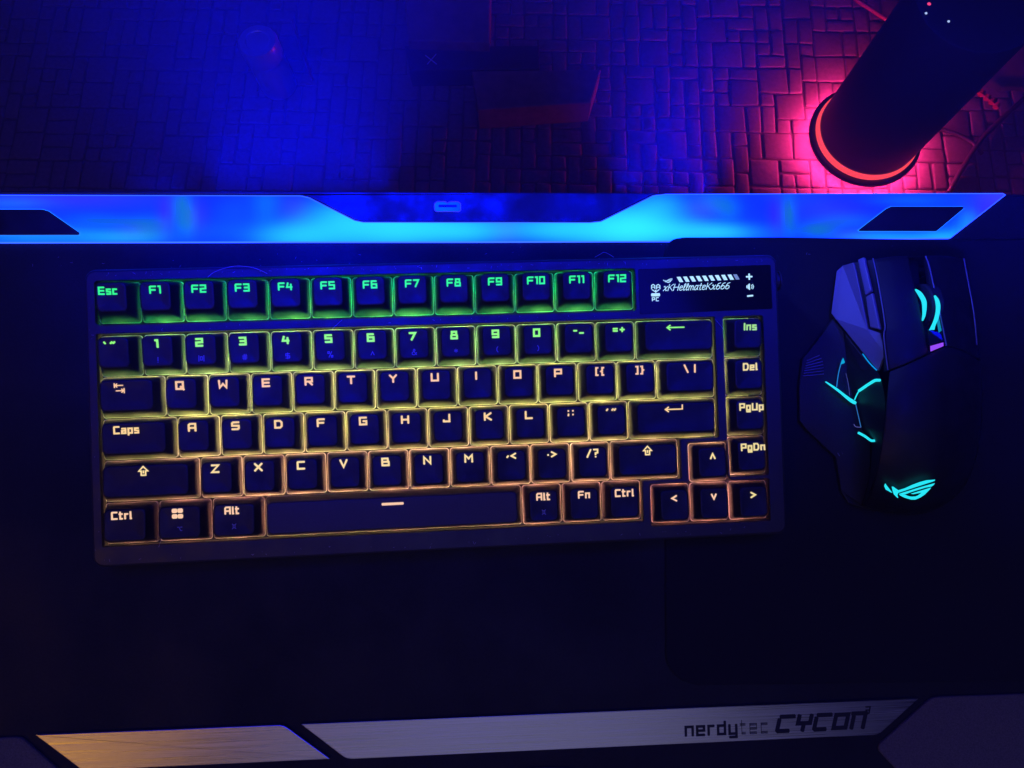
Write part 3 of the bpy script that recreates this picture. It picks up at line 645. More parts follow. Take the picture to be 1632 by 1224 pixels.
for fx, fy, h in ((20, 22, 12.5), (294, 22, 12.5), (20, -96, 5.5), (294, -96, 5.5)):
    mb = MB(); slab(mb, mm(rr(fx-14, fx+14, fy-3, fy+3, 2.5)), (-12.6-h+3.6)*MM, -.0126, bottom=True); mb.build('foot', M_rubber, kb)
# display window and its lit signs
zD = ZT+.25
dp = [(x, y) for x, y, z in [(249.8, 24.34, 2.85), (314.8, 24.98, 2.85), (314.92, 3.71, 2.85), (249.92, 2.74, 2.85)]]
mb = MB(); slab(mb, mm(rounded(dp, .8, 3)), ZT*MM-.0001, zD*MM, .0001); disp = mb.build('display', M_oled, kb)
M_white = emat('display_white', (.50,.86,1.0), 1.0); M_white2 = emat('display_dim_white', (.20,.32,.5), .8)
a0, a1 = [(x, y) for x, y, z in [(261.96, 15.19, 2.85), (294.86, 15.37, 2.85)]]
# slanted handwriting
H = {
'x':(2.4,[[(0,3.1),(.6,3.5),(1.2,1.8),(1.8,.1),(2.4,.5)],[(2.3,3.4),(.1,.1)]]), 'K':(3.2,[[(.4,5),(.2,0)],[(3.2,5),(.5,2.4),(1.2,2.6),(3.2,0)]]),
'H':(3.4,[[(.3,5),(.1,0)],[(3.2,5),(3,0)],[(-.3,2.5),(3.4,2.6)]]), 'e':(2.1,[[(.2,1.7),(1.8,2.2),(1.8,3.3),(.8,3.5),(.1,2.2),(.2,.5),(1,0),(2.2,.7)]]),
'l':(1.2,[[(0,1),(1.1,4),(.9,5),(.3,4.6),(.1,1),(.5,0),(1.3,.6)]]), 'm':(3.4,[[(0,3.4),(.1,0)],[(.1,2.2),(.9,3.5),(1.5,3.1),(1.5,0)],[(1.6,2.2),(2.4,3.5),(3,3.1),(3,.3),(3.5,.3)]]),
'a':(2.4,[[(2,3.3),(.8,3.5),(0,2),(.2,.2),(1,.1),(1.9,1.6)],[(2.1,3.5),(1.9,.6),(2.5,.2)]]), 't':(1.6,[[(.9,5),(.6,.8),(1,0),(1.6,.5)],[(-.1,3.5),(1.7,3.5)]]),
'6':(2.6,[[(2.4,4.9),(1,4.3),(.1,2),(.3,.4),(1.3,0),(2.4,.8),(2.4,2.2),(1.4,2.9),(.3,2)]])}
for k_, v_ in H.items(): G['h'+k_] = v_
word = ['h'+c for c in 'xKHellmateKx666']
L = math.hypot(a1[0]-a0[0], a1[1]-a0[1]); k = L/(sum(G[c][0] for c in word)+14*.6+1)
mb = MB(); zf = lambda x, y: zD
strokes(mb, word, a0[0], a0[1], .62, .33, .6*k, zf, slant=.28, rot=along(a0, a1), left=True, thick=.04, ux=k)
# diagonal stripes of the battery bar
b0, b1 = [(x, y) for x, y, z in [(269.44, 18.92, 2.85), (296.25, 19.49, 2.85)]]
for i in range(9):
    t = i/8.6; x = b0[0]+(b1[0]-b0[0])*t; y = b0[1]+(b1[1]-b0[1])*t
    mb.add([(px*MM, py*MM, (zD+.04)*MM) for px, py in ((x-1.1, y+1.25), (x+.75, y+1.3), (x+2.1, y-1.25), (x+.25, y-1.3))], [(3,2,1,0)])
x, y = b1[0]+.9, b1[1]; mb.add([(px*MM, py*MM, (zD+.04)*MM) for px, py in ((x-1.1, y+1.25), (x+.75, y+1.3), (x+2.1, y-1.25), (x+.25, y-1.3))], [(3,2,1,0)], 1)
# emblem polygons (also used large on the mouse)
EMB = [[(345,350),(385,410),(465,525),(440,520),(350,465),(326,400)],
[(455,410),(482,410),(570,475),(680,440),(820,375),(960,325),(1100,292),(1270,283),(1270,300),(1230,318),(940,400),(570,525),(553,565),(568,622),(545,615),(490,555),(470,490)],
[(580,541),(750,487),(950,425),(1270,345),(1245,382),(1205,408),(1080,428),(1000,450),(800,510),(690,552),(640,556)],
[(575,550),(690,558),(740,580),(800,594),(880,590),(930,570),(1000,520),(840,548),(790,540),(1000,478),(1195,425),(1170,460),(1060,560),(980,610),(880,650),(800,650),(680,615),(600,575)]]
def emblem(mb, f, z, mi=0, th=.05):
    from mathutils.geometry import tessellate_polygon
    for p in EMB:
        q = [f(*a) for a in ccw(p)]
        tr = tessellate_polygon([[Vector((a[0], a[1], 0)) for a in q]]); fs = []
        for t in tr:
            a, b, c = [Vector(q[i][:2]) for i in t]; cz = (b-a).x*(c-a).y-(b-a).y*(c-a).x
            fs.append(t if cz > 0 else (t[0], t[2], t[1]))
        mb.add([(a[0]*MM, a[1]*MM, (a[2]+th if len(a) > 2 else z+th)*MM) for a in q], fs, mi)
e0 = [(x, y) for x, y, z in [(261.77, 18.5, 2.85), (266.36, 18.54, 2.85)]]
sc = (e0[1][0]-e0[0][0])/945
emblem(mb, lambda a, b: (e0[0][0]+(a-326)*sc, e0[0][1]-(b-466)*sc*1.15), zD)
# icons left: connection dots, link, plug, PC
ic = [(x, y) for x, y, z in [(256.79, 15.76, 2.85), (259.23, 15.7, 2.85), (257.94, 13.78, 2.85), (257.87, 11.83, 2.85), (257.64, 9.74, 2.85)]]
for cx, cy in ic[:2]:
    bar(mb, [(cx-.8, cy-1), (cx-.8, cy+.6), (cx, cy+1.1), (cx+.8, cy+.6), (cx+.8, cy-1)], .42, zf, .04); bar(mb, [(cx-.8, cy-.2), (cx+.8, cy-.2)], .35, zf, .045)
cx, cy = ic[2]
bar(mb, [(cx-1.6, cy+.5), (cx-.4, cy-.3), (cx, cy+.2), (cx+.4, cy-.3), (cx+1.6, cy+.5)], .45, zf, .04); bar(mb, [(cx, cy-.9), (cx, cy)], .45, zf, .045)
cx, cy = ic[3]; bar(mb, [(cx-1.6, cy+.05), (cx+1.5, cy+.05)], 1.5, zf, .04)
cx, cy = ic[4]; strokes(mb, 'PC', cx, cy, .30, .38, .75, zf, thick=.04, ux=.28)
ic = [(x, y) for x, y, z in [(304.0, 19.46, 2.85), (304.13, 14.6, 2.85), (304.12, 10.21, 2.85)]]
cx, cy = ic[0]; bar(mb, [(cx-1.3, cy), (cx+1.3, cy)], .8, zf, .04); bar(mb, [(cx, cy-1.2), (cx, cy+1.2)], .8, zf, .045)
cx, cy = ic[1]
for off, h in ((-1.4, .5), (-.7, .9), (-.2, 1.3)): bar(mb, [(cx+off, cy-h), (cx+off, cy+h)], .55, zf, .04)
bar(mb, [(cx+.8, cy-.8), (cx+1.1, cy), (cx+.8, cy+.8)], .35, zf, .04); bar(mb, [(cx+1.4, cy-1.1), (cx+1.9, cy), (cx+1.4, cy+1.1)], .35, zf, .04)
cx, cy = ic[2]; bar(mb, [(cx-1.2, cy-.1), (cx+1.2, cy+.1)], .8, zf, .04)
mb.build('display_signs', [M_white, M_white2], disp)
# ribbed control roller at the right edge
kx, ky = [(x, y) for x, y, z in [(315.07, 17.65, 3.0)]][0]
mb = MB()
for k in range(9): tube(mb, [((kx-2.5+k*.9)*MM, (ky)*MM, -.002), ((kx-1.9+k*.9)*MM, (ky)*MM, -.002)], (.0044 if k % 2 else .0048), 20)
mb.build('control_roller', M_case, kb)
# backlight lamps under the keys
def plight(x, y, z, col, e, r=.002):
    l = bpy.data.lights.new('key_light', 'POINT'); l.color = col; l.energy = e; l.shadow_soft_size = r
    o = bpy.data.objects.new('key_light', l); C.objects.link(o); o.parent = kb; o.location = (x*MM, y*MM, z*MM)
KE = .0076
random.seed(21)
for r, nme, x0, yt, wd in keys:
    n = 1 if wd < 1.4*U else (2 if wd < 2.5*U else 5)
    for i in range(n):
        x = x0+wd*(i+.5)/n
        if nme == 'BAR' and i in (0, 1, 3): continue
        xo = (-4.5 if x0 > 15*U else 0)
        for fy, e in ((.30, 1.0), (.74, .8)):
            y = yt-U*fy; e2 = e*(.4 if x < 16 else 1)*(.6 if r == 'c' else 1)*(.5 if nme == 'BAR' else 1)*(.6 if wd > 1.4*U else 1)*(.5 if x > 285 and y > -70 else 1)
            plight(x+xo+random.uniform(-2, 2), y, -1.5, ramp(y), KE*e2*random.uniform(.5, 1.2), .0012)

# ------------------------------------------------------------------ mouse
ms = empty('mouse', DESK, 'black gaming mouse with cyan lights, thumb rest and glowing winged emblem, right of the keyboard', 'computer mouse')
def lin(a, b, t): return tuple(p+(q-p)*t for p, q in zip(a, b))
def patch(mb, rows, sub=4, mi=0):
    """smooth surface through a grid of points"""
    R_ = []
    for row in rows: R_.append([tuple(p) for p in smooth_path(row, sub)])
    n = len(R_[0]); colsP = [smooth_path([r_[j] for r_ in R_], sub) for j in range(n)]
    m_ = len(colsP[0]); vs = [(colsP[j][i][0]*MM, colsP[j][i][1]*MM, colsP[j][i][2]*MM) for i in range(m_) for j in range(n)]
    fs = [(i*n+j, (i+1)*n+j, (i+1)*n+j+1, i*n+j+1) for i in range(m_-1) for j in range(n-1)]
    mb.add(vs, fs, mi)
def solidify(o, t, bev=.0004):
    s = o.modifiers.new('thickness', 'SOLIDIFY'); s.thickness = t; s.offset = -1
    b_ = o.modifiers.new('bevel', 'BEVEL'); b_.width = bev; b_.segments = 2; b_.limit_method = 'ANGLE'; b_.angle_limit = math.radians(45)
rowsL = [[(367.8, 140.5, 20.0), (374.1, 140.8, 24.0), (381.4, 140.7, 26.0)], [(365.8, 126.0, 26.0), (372.7, 126.1, 30.0), (379.9, 126.3, 32.0)], [(364.9, 105.9, 31.0), (371.6, 107.1, 35.0), (379.6, 107.9, 37.0)], [(363.4, 100.7, 32.0), (371.5, 100.7, 36.0), (380.0, 99.7, 38.0)], [(363.6, 84.0, 34.0), (371.0, 87.1, 38.0), (380.4, 91.3, 39.0)]]
mb = MB(); patch(mb, rowsL); o = mb.build('left_button', M_mouse, ms, smooth=True); solidify(o, .0025)
rowsR = [[(390.7, 140.8, 26.0), (403.1, 141.0, 24.0), (416.9, 140.8, 18.0)], [(387.4, 126.0, 33.0), (399.6, 126.6, 30.0), (415.4, 126.6, 22.0)], [(388.0, 108.7, 37.0), (398.1, 108.9, 35.0), (415.4, 107.4, 24.0)], [(389.2, 94.8, 39.0), (397.9, 93.4, 37.0), (414.2, 89.4, 27.0)]]
mb = MB(); patch(mb, rowsR); o = mb.build('right_button', M_mouse, ms, smooth=True); solidify(o, .0025)
rowsP = [[(363.9, 83.4, 34.0), (370.7, 86.5, 38.5), (380.3, 90.8, 40.0), (389.4, 94.1, 39.5), (398.8, 92.2, 37.0), (414.8, 87.9, 27.0)], [(360.0, 69.1, 37.0), (367.2, 68.9, 41.0), (379.1, 68.6, 42.5), (387.4, 68.5, 41.0), (396.9, 68.5, 38.0), (414.1, 67.1, 27.0)],
 [(358.3, 54.6, 36.0), (366.0, 53.0, 40.0), (377.9, 51.3, 41.5), (385.9, 51.2, 40.0), (396.1, 50.9, 36.0), (413.3, 50.4, 25.0)], [(357.5, 39.8, 32.0), (366.2, 36.9, 35.0), (378.2, 34.4, 36.5), (386.6, 34.1, 35.0), (396.5, 34.5, 31.0), (413.0, 36.5, 20.0)],
 [(359.0, 25.7, 22.0), (367.1, 22.8, 25.0), (379.8, 20.5, 26.0), (388.4, 20.8, 25.0), (396.8, 21.7, 22.0), (410.9, 25.3, 14.0)], [(362.3, 17.5, 8.0), (372.3, 14.7, 8.0), (385.7, 12.8, 8.0), (394.6, 13.2, 8.0), (401.0, 14.9, 8.0), (409.2, 19.1, 8.0)]]
mb = MB(); patch(mb, rowsP, 5); o = mb.build('palm_rest', M_mouse, ms, smooth=True); solidify(o, .0025)
# right wall down to the mat
mb = MB(); top = [rowsR[0][2], rowsR[1][2], rowsR[2][2], rowsR[3][2]]+[r_[5] for r_ in rowsP[1:]]
patch(mb, [[(x+.6, y, z-.5), (x+3, y, z*.5), (x+1, y, 3)] for x, y, z in top]); mb.build('right_side', M_rubber, ms, smooth=True)
# front wall and dark core under the seams
mb = MB(); fr = [rowsL[0][0], rowsL[0][2], rowsR[0][0], rowsR[0][2]]
patch(mb, [[(x, y-.6, z-1.2), (x, y+.5, z*.5), (x, y-1, 3)] for x, y, z in fr][::-1])
core = [[(x+d, y-.3, z-1.6) for (x, y, z), d in zip(r_, (.5, 0, 0))] for r_ in rowsL]
patch(mb, core)
patch(mb, [[(x, y-.3, z-1.8) for x, y, z in r_] for r_ in rowsR])
patch(mb, [[(rowsL[i][2][0]-1, rowsL[i][2][1], rowsL[i][2][2]-8), (rowsR[min(i,3)][0][0]+1, rowsL[i][2][1], rowsL[i][2][2]-8)] for i in range(5)], 3)
TLs = [rowsL[0][0], rowsL[1][0], rowsL[2][0], rowsL[3][0], rowsL[4][0]]
mb.build('core', M_mousecore, ms, smooth=True)
# side: bright front facet
def facet(name, pts, material, t=.002, bev=.0004, mi=0):
    mb = MB(); mb.add(mm(pts), [tuple(range(len(pts)))]); o = mb.build(name, material, ms)
    me = o.data
    from mathutils.geometry import normal
    nrm = me.polygons[0].normal
    if nrm.z < 0: me.flip_normals()
    solidify(o, t, bev); return o
facet('side_panel', [(356.9, 138.1, 4.0), (359.9, 140.8, 5.0), (361.6, 140.8, 12.0), (361.9, 136.0, 13.5), (361.3, 105.3, 22.5), (364.6, 102.7, 27.0), (364.9, 92.5, 30.0), (363.1, 84.4, 26.0), (353.2, 112.2, 8.0), (352.4, 116.0, 5.0)], M_mousegrey)
facet('side_button', [(362.6, 141.8, 14.0), (364.3, 142.4, 17.0), (363.4, 124.1, 23.5), (361.9, 122.3, 20.5)], M_mousegrey, .002, .0006)
facet('side_button', [(361.9, 121.5, 20.7), (363.5, 123.0, 24.0), (363.5, 103.9, 29.0), (361.5, 105.9, 23.8)], M_mousegrey, .002, .0006)
# groove wall between side buttons and the top
gw = [(362.2, 141.1, 11.0), (362.5, 105.1, 22.0), (365.4, 102.2, 27.0), (365.9, 92.5, 29.0), (364.8, 83.6, 31.0)]
mb = MB(); patch(mb, [[(a[0]-.3, a[1], a[2]-2.2), (b_[0]+.2, b_[1], b_[2]-1.6)] for a, b_ in zip(gw, TLs)][:]); mb.build('groove', M_mousecore, ms, smooth=True)
# wall under the palm rest and thumb rest flange
inner = [(356.6, 106.0, 9.0), (357.7, 94.2, 8.5), (358.0, 83.0, 8.0), (361.3, 69.6, 8.0), (363.7, 57.1, 8.0), (368.0, 50.4, 9.0), (367.0, 32.1, 8.0), (363.5, 17.9, 6.0)]
walltop = [(357.2, 103.8, 12.0), (360.8, 94.1, 18.0), (363.2, 84.2, 26.0), (360.6, 69.2, 35.0), (358.9, 54.5, 34.5), (358.2, 45.7, 33.0), (358.0, 32.1, 27.0), (362.4, 18.2, 9.0)]
outerF = [(353.5, 112.8, 5.0), (344.1, 101.3, 5.0), (336.3, 92.5, 5.0), (334.0, 78.8, 5.0), (333.4, 61.2, 5.0), (336.6, 56.7, 5.0), (351.4, 42.4, 5.0), (353.8, 24.9, 4.5)]
mb = MB(); patch(mb, [[a, lin(a, b_, .5), b_] for a, b_ in zip(inner, walltop)], 3); mb.build('thumb_wall', M_mousecore, ms, smooth=True)
facet('side_facet', [(356.1, 105.5, 10.0), (363.4, 84.3, 23.0), (359.9, 85.5, 17.0), (357.4, 95.4, 12.0)], M_mouse, .0015)
mb = MB(); patch(mb, [[a, lin(a, b_, .5), b_] for a, b_ in zip(outerF, inner)], 1); thumb = mb.build('thumb_rest', M_rubber, ms, smooth=True, sharp=30); solidify(thumb, .0015)
mb = MB(); rear = [(353.8, 24.9, 4.5), (357.4, 18.5, 4.5), (364.3, 16.2, 5.0), (372.4, 14.1, 5.0), (388.3, 12.5, 5.0)]
base = outerF+rear[1:]+[(x, y, 3.2) for x, y, z in top[::-1]]
slab(mb, mm([(x, y) for x, y, z in base]), .0026, .0042, .0008); mb.build('base_plate', M_mouse, ms)
# grip ribs on the thumb rest
for i, (a, b_) in enumerate(zip([(338.1, 91.5, 6.0), (337.7, 90.2, 6.0), (337.3, 88.9, 6.0), (336.9, 87.6, 6.0), (336.5, 86.4, 6.0), (336.1, 85.1, 6.0), (335.7, 83.8, 6.0)], [(344.1, 94.1, 7.4), (345.0, 92.5, 7.4), (345.6, 90.9, 7.4), (345.8, 89.3, 7.4), (345.9, 87.7, 7.4), (346.0, 86.1, 7.4), (345.9, 84.5, 7.4)])):
    mb = MB(); tube(mb, mm([a, lin(a, b_, .5), b_]), .00025, 6); mb.build('grip_rib', M_mousegrey, thumb)
for a, b_ in zip([(351.9, 44.4, 6.2), (353.6, 45.6, 6.2), (355.3, 46.5, 6.2), (357.0, 47.7, 6.2), (358.7, 48.7, 6.2)], [(352.8, 42.8, 6.2), (354.5, 43.7, 6.2), (356.2, 44.9, 6.2), (357.9, 45.8, 6.2), (359.5, 46.7, 6.2)]):
    mb = MB(); tube(mb, mm([a, b_]), .00025, 6); mb.build('grip_rib', M_mousegrey, thumb)
# cyan light lines
def glow(name, pts, r, material=M_cyan, parent=ms):
    mb = MB(); tube(mb, mm(smooth_path(pts, 3)), r, 8); return mb.build(name, material, parent)
glow('light_line', [(346.0, 80.5, 8.5), (350.8, 76.3, 10.5), (356.5, 71.4, 11.0), (359.8, 69.3, 11.0)], [.0003,.0004,.0005,.0006,.0006,.0007,.0008,.0009,.0009,.0007])
glow('light_line', [(359.4, 71.1, 11.0), (359.5, 73.5, 13.0), (359.6, 75.3, 15.0)], .00028)
glow('light_line', [(359.3, 75.3, 15.5), (360.7, 77.6, 20.0), (361.1, 79.3, 25.0), (360.8, 79.7, 28.0), (360.8, 79.5, 31.0)], .0007)
glow('light_line', [(359.8, 68.9, 11.0), (361.4, 57.2, 12.0)], .00018, emat('faint_cyan_light', (.03,.2,.6), .8))
glow('light_line', [(358.4, 58.8, 11.0), (359.3, 57.5, 11.0), (361.4, 57.2, 12.0)], .00015, emat('faint_violet_light', (.12,.12,.5), .8))
glow('light_line', [(359.9, 54.5, 12.0), (361.4, 52.8, 15.0), (362.1, 50.7, 19.0), (362.2, 50.7, 22.0)], .0006)
glow('light_line', [(353.6, 91.6, 12.0), (353.4, 89.3, 10.5), (352.3, 83.9, 9.5), (350.9, 77.6, 10.0)], .0002, emat('dim_cyan_light', (.01,.22,.6), 1))
glow('light_line', [(359.8, 93.3, 19.5), (361.1, 88.7, 22.5), (362.0, 84.6, 27.0)], .0003, emat('cyan_reflection', (.0,.28,.75), 1))  # cyan reflection on the side, drawn as a glowing line
mb = MB(); mb.add(mm([(353.6, 92.2, 12.5), (354.4, 90.0, 12.5), (354.2, 89.5, 12.5), (352.5, 88.8, 12.0)]), [(3,2,1,0)]); mb.build('light_window', emat('teal_light', (.0,.42,.6), 1), ms)
glow('light_line', [(355.5, 84.4, 11.0), (356.5, 79.0, 11.0), (356.9, 73.3, 11.0)], .00012, emat('faint_line', (.05,.06,.25), 1))
# wheel
def disc_ring(name, cxp, ang0, ang1, R, r, material, parent):
    pts = []
    for k in range(25):
        a = math.radians(ang0+(ang1-ang0)*k/24); pts.append((cxp[0], cxp[1]+R*math.cos(a), cxp[2]+R*math.sin(a)))
    mb = MB(); tube(mb, mm(pts), r, 8); return mb.build(name, material, parent)
wc = [(388.0, 115.8, 27.0)][0]
mb = MB(); tube(mb, mm([(wc[0]-3.0, wc[1], wc[2]), (wc[0]-2.2, wc[1], wc[2]), (wc[0]+2.2, wc[1], wc[2]), (wc[0]+3.0, wc[1], wc[2])]), [.0096, .0105, .0105, .0096], 40)
wheel = mb.build('scroll_wheel', M_rubber, ms, smooth=True, sharp=40)
def crescent(pts_out, pts_in, name):
    mb = MB(); n = len(pts_out); P_ = [tuple(p) for p in smooth_path(pts_out, 5)]; Q_ = [tuple(p) for p in smooth_path(pts_in, 5)]
    vs = mm(P_+Q_); n = len(P_); mb.add(vs, [(n+i, n+i+1, i+1, i) for i in range(n-1)])
    # give it thickness downwards
    mb.add([(x, y, z) for x, y, z in vs]+[(x, y, z-.0012) for x, y, z in vs], [(i, i+1, 2*n+i+1, 2*n+i) for i in range(n-1)]+[(n+i+1, n+i, 3*n+i, 3*n+i+1) for i in range(n-1)])
    return mb.build(name, M_cyan, ms)
crescent([(379.0, 122.6, 34.5), (380.3, 120.5, 36.5), (381.3, 116.6, 38.0), (381.0, 113.0, 38.5), (380.2, 109.1, 38.5), (379.3, 106.8, 38.0)], [(379.1, 122.3, 34.5), (379.3, 119.3, 36.5), (379.7, 116.1, 38.0), (379.6, 112.7, 38.5), (379.4, 109.4, 38.5), (379.2, 106.9, 38.0)], 'wheel_light')
crescent([(384.6, 118.5, 40.0), (385.5, 116.1, 41.0), (386.0, 112.5, 41.0), (384.8, 107.5, 41.0), (383.1, 104.0, 41.0), (382.5, 102.1, 41.0)], [(384.5, 118.3, 40.0), (384.4, 115.5, 41.0), (384.5, 111.9, 41.0), (383.5, 107.8, 41.0), (381.9, 104.3, 41.0), (380.5, 102.0, 41.0)], 'wheel_light')
mb = MB(); mb.add(mm([(386.6, 108.8, 38.5), (387.4, 101.9, 39.0), (386.5, 101.1, 38.0), (386.0, 105.6, 38.0)]), [(3,2,1,0)]); mb.build('wheel_light_window', emat('wheel_glow_teal', (.0,.24,.34), 1), ms)
edge = [(389.7, 140.3, 27.0), (389.3, 134.3, 30.0), (387.7, 120.1, 35.5), (387.6, 108.5, 38.5), (388.2, 94.6, 40.5)]
mb = MB(); tube(mb, mm(smooth_path(edge, 3)), .00035, 6); mb.build('channel_edge', M_mousegrey, ms)
for ed in ([(367.0, 140.7, 20.5), (365.5, 125.9, 26.6), (364.4, 105.8, 31.8), (363.0, 100.6, 32.6), (362.9, 84.0, 34.6)], [(414.5, 140.7, 20.0), (413.3, 126.2, 24.0), (412.0, 111.5, 28.0), (411.1, 95.9, 30.0)]):
    mb = MB(); tube(mb, mm(smooth_path(ed, 3)), .0003, 6); mb.build('edge_highlight', M_mousegrey, ms)  # grey tubes drawn for the highlights along the shell edges
facet('dpi_light', [(379.6, 94.4, 42.0), (385.8, 96.0, 42.0), (385.8, 94.3, 42.0), (379.6, 91.9, 42.0)], M_purple, .0006, .0001)
facet('channel_step', [(382.5, 103.2, 36.0), (387.5, 101.1, 38.0), (388.3, 96.5, 39.0), (381.6, 95.0, 38.0)], M_gloss, .001, .0002)
# emblem on the palm rest: stand it just above the curved surface
eo = [(360.1, 29.7, 31.0), (380.8, 32.5, 37.5), (373.9, 23.0, 29.0)]
o0, o1, o2 = [Vector(p) for p in eo]
def emb_map(a, b_):
    px = 1380+a/11.657; py = 740+b_/11.657
    s_ = (px-1408)/81; t_ = (py-(774-9.5*s_))/26.0
    q = o0+(o1-o0)*s_+(o2-(o0+(o1-o0)*.5185))*t_
    return (q.x, q.y, q.z+1.2*math.sin(math.pi*max(0, min(1, s_))))
mb = MB(); emblem(mb, emb_map, 0, 0, .5); mb.build('emblem', M_cyan, ms)

# ------------------------------------------------------------------ floor of stone setts
fl = MB(); fl.add([(-4,-3,-.0022),(4,-3,-.0022),(4,4,-.0022),(-4,4,-.0022)], [(0,1,2,3)])
floor = fl.build('floor', M_grout); floor['kind'] = 'structure'
CELL = .0238; NX, NY = 84, 24; X0, Y0 = -1.0, .50
used = [[False]*NY for _ in range(NX)]; stones = []
for j in range(NY):
    for i in range(NX):
        if used[i][j]: continue
        opts = [(1,1,1.3),(2,1,.9),(1,2,1.3),(2,2,.8)]; ok = []
        for a, b_, wt in opts:
            if i+a <= NX and j+b_ <= NY and not any(used[i+p][j+q] for p in range(a) for q in range(b_)): ok.append((a, b_, wt))
        tot = sum(o_[2] for o_ in ok); t = random.random()*tot
        for a, b_, wt in ok:
            t -= wt
            if t <= 0: break
        for p in range(a):
            for q in range(b_): used[i+p][j+q] = True
        stones.append((X0+i*CELL, Y0+j*CELL, a*CELL, b_*CELL))
def stone(mb, x, y, a, b_):
    g = random.uniform(.0009, .0018); cx, cy = x+a/2, y+b_/2
    def jit(): return random.uniform(-.0013, .0013)
    z = random.uniform(-.0006, .0006)
    q = [(cx-a/2+g+jit(), cy-b_/2+g+jit()), (cx+a/2-g+jit(), cy-b_/2+g+jit()), (cx+a/2-g+jit(), cy+b_/2-g+jit()), (cx-a/2+g+jit(), cy+b_/2-g+jit())]
    q = rounded(q, .0028, 2)
    N = len(q); r1 = inset(q, .0012); r2 = inset(q, .0026)
    vs = [(u_, v_, -.0045) for u_, v_ in q]+[(u_, v_, -.0012+z) for u_, v_ in q]+[(u_, v_, -.0003+z) for u_, v_ in r1]+[(u_, v_, z) for u_, v_ in r2]
    fs = [(k*N+i, k*N+(i+1)%N, (k+1)*N+(i+1)%N, (k+1)*N+i) for k in range(3) for i in range(N)]+[tuple(3*N+i for i in range(N))]
    mb.add(vs, fs)
def rotf(o): o.rotation_euler = (0, 0, math.radians(-1.2))
vis = [s_ for s_ in stones if s_[1] > .535]
vis.sort(key=lambda s_: (s_[0]-.50)**2+((s_[1]-.66)*1.1)**2)
near = set(id(s_) for s_ in vis[:295]); rest = MB(); nearc = (.5, .66)
stone_mats = [mat('floor_stone_tone', tuple(c*k for c in (.085,.064,.075)), .8, bump=1, bscale=160, var=.25) for k in (.8, .92, 1.05, 1.2)]
for s_ in stones:
    if id(s_) in near:
        mb = MB(); stone(mb, *s_); o = mb.build('paver', random.choice(stone_mats), floor, smooth=True, sharp=35); rotf(o)
    else: stone(rest, *s_)
o = rest.build('paver_field', M_stone, floor, smooth=True, sharp=35); rotf(o); o['kind'] = 'stuff'

# ------------------------------------------------------------------ tall cylinder with a red ring
CX, CY = .541, .633
pur = empty('cylindrical_lamp', Matrix.Translation((CX, CY, 0)), 'tall dark cylinder on the paved floor with a glowing red ring at its base', 'floor lamp')
mb = MB(); lathe(mb, [(0, .024),(.0835, .024),(.0852, .0255),(.0855, .0295),(.0845, .0318),(.076, .0322),(0, .0322)]); mb.build('foot_ring', M_black, pur, smooth=True, sharp=30)
mb = MB(); lathe(mb, [(.0725, .0318),(.0770, .0320),(.0780, .0340),(.0780, .0375),(.0765, .0400),(.07, .0400)]); mb.build('light_ring', emat('red_ring_light', (1.1, .07, .09), 1.0), pur, smooth=True, sharp=50)
mb = MB(); lathe(mb, [(0, .0401),(.0732, .0401),(.0746, .0425),(.0748, .047),(.0742, .30),(.0727, .3035),(.069, .305),(0, .305)], 96); body = mb.build('body', M_black, pur, smooth=True, sharp=40)
# lamps under the raised foot that throw the red pool on the floor
mb = MB()
for k in range(5):
    a = 2*math.pi*k/5; lathe(mb, [(0, 0), (.008, 0), (.008, .0245)], 12, c=(.05*math.cos(a), .05*math.sin(a)))
mb.build('pedestal', M_black, pur)
for k in range(20):
    a = 2*math.pi*k/20
    l = bpy.data.lights.new('foot_lamp', 'POINT'); l.color = (1, .03, .22); l.energy = .26; l.shadow_soft_size = .003
    o = bpy.data.objects.new('foot_lamp', l); C.objects.link(o); o.parent = pur; o.location = (.080*math.cos(a), .080*math.sin(a), .0195)
for (px, py, pz), c, rad in zip([(0.4816, 0.6254, 0.3055), (0.4762, 0.6125, 0.3055), (0.5006, 0.6014, 0.3055)], ((1,.06,.2),(.45,.6,1),(.45,.6,1)), (.0022,.0015,.0015)):
    mb = MB(); lathe(mb, [(0, .0012),(rad*.6, .001),(rad, 0)], 12, c=(px-CX, py-CY)); o = mb.build('indicator_light', emat('indicator_glow', c, 1), pur, Matrix.Translation((0,0,0)) and None); o.location = (0, 0, .3052)

# ------------------------------------------------------------------ dim things on the floor behind
def wbox(name, pts, h, material, label, cat, z0=.0015):
    c = [sum(p[i] for p in pts)/len(pts) for i in (0, 1)]
    mb = MB(); slab(mb, [(p[0]-c[0], p[1]-c[1]) for p in pts], 0, h, .002, bottom=True)
    o = mb.build(name, material); o.location = (c[0], c[1], z0); tag(o, label, cat); return o
wbox('box', [(-0.0651, 0.7334, 0.05), (0.135, 0.7365, 0.05), (0.1179, 0.6777, 0.05), (-0.0545, 0.6648, 0.05)], .048, M_brown, 'dim brown rectangular box lying on the floor behind the desk', 'box')
wbox('box', [(-0.1796, 0.9265, 0.06), (-0.0371, 0.9262, 0.06), (-0.0379, 0.7762, 0.06), (-0.1644, 0.7809, 0.06)], .058, M_brown, 'faint brown upright box at the top edge, beside the dark case', 'box')
dk = wbox('case', [(-0.1735, 0.7882, 0.04), (0.0406, 0.7879, 0.04), (0.0402, 0.7444, 0.04), (-0.1639, 0.7424, 0.04)], .038, M_darkbox, 'black case with a faint X mark on its lid, behind the desk', 'case')
xm = [(-0.1392, 0.7693, 0.0405), (-0.121, 0.7533, 0.0405), (-0.1224, 0.7716, 0.0405), (-0.1357, 0.7533, 0.0405)]
mb = MB()
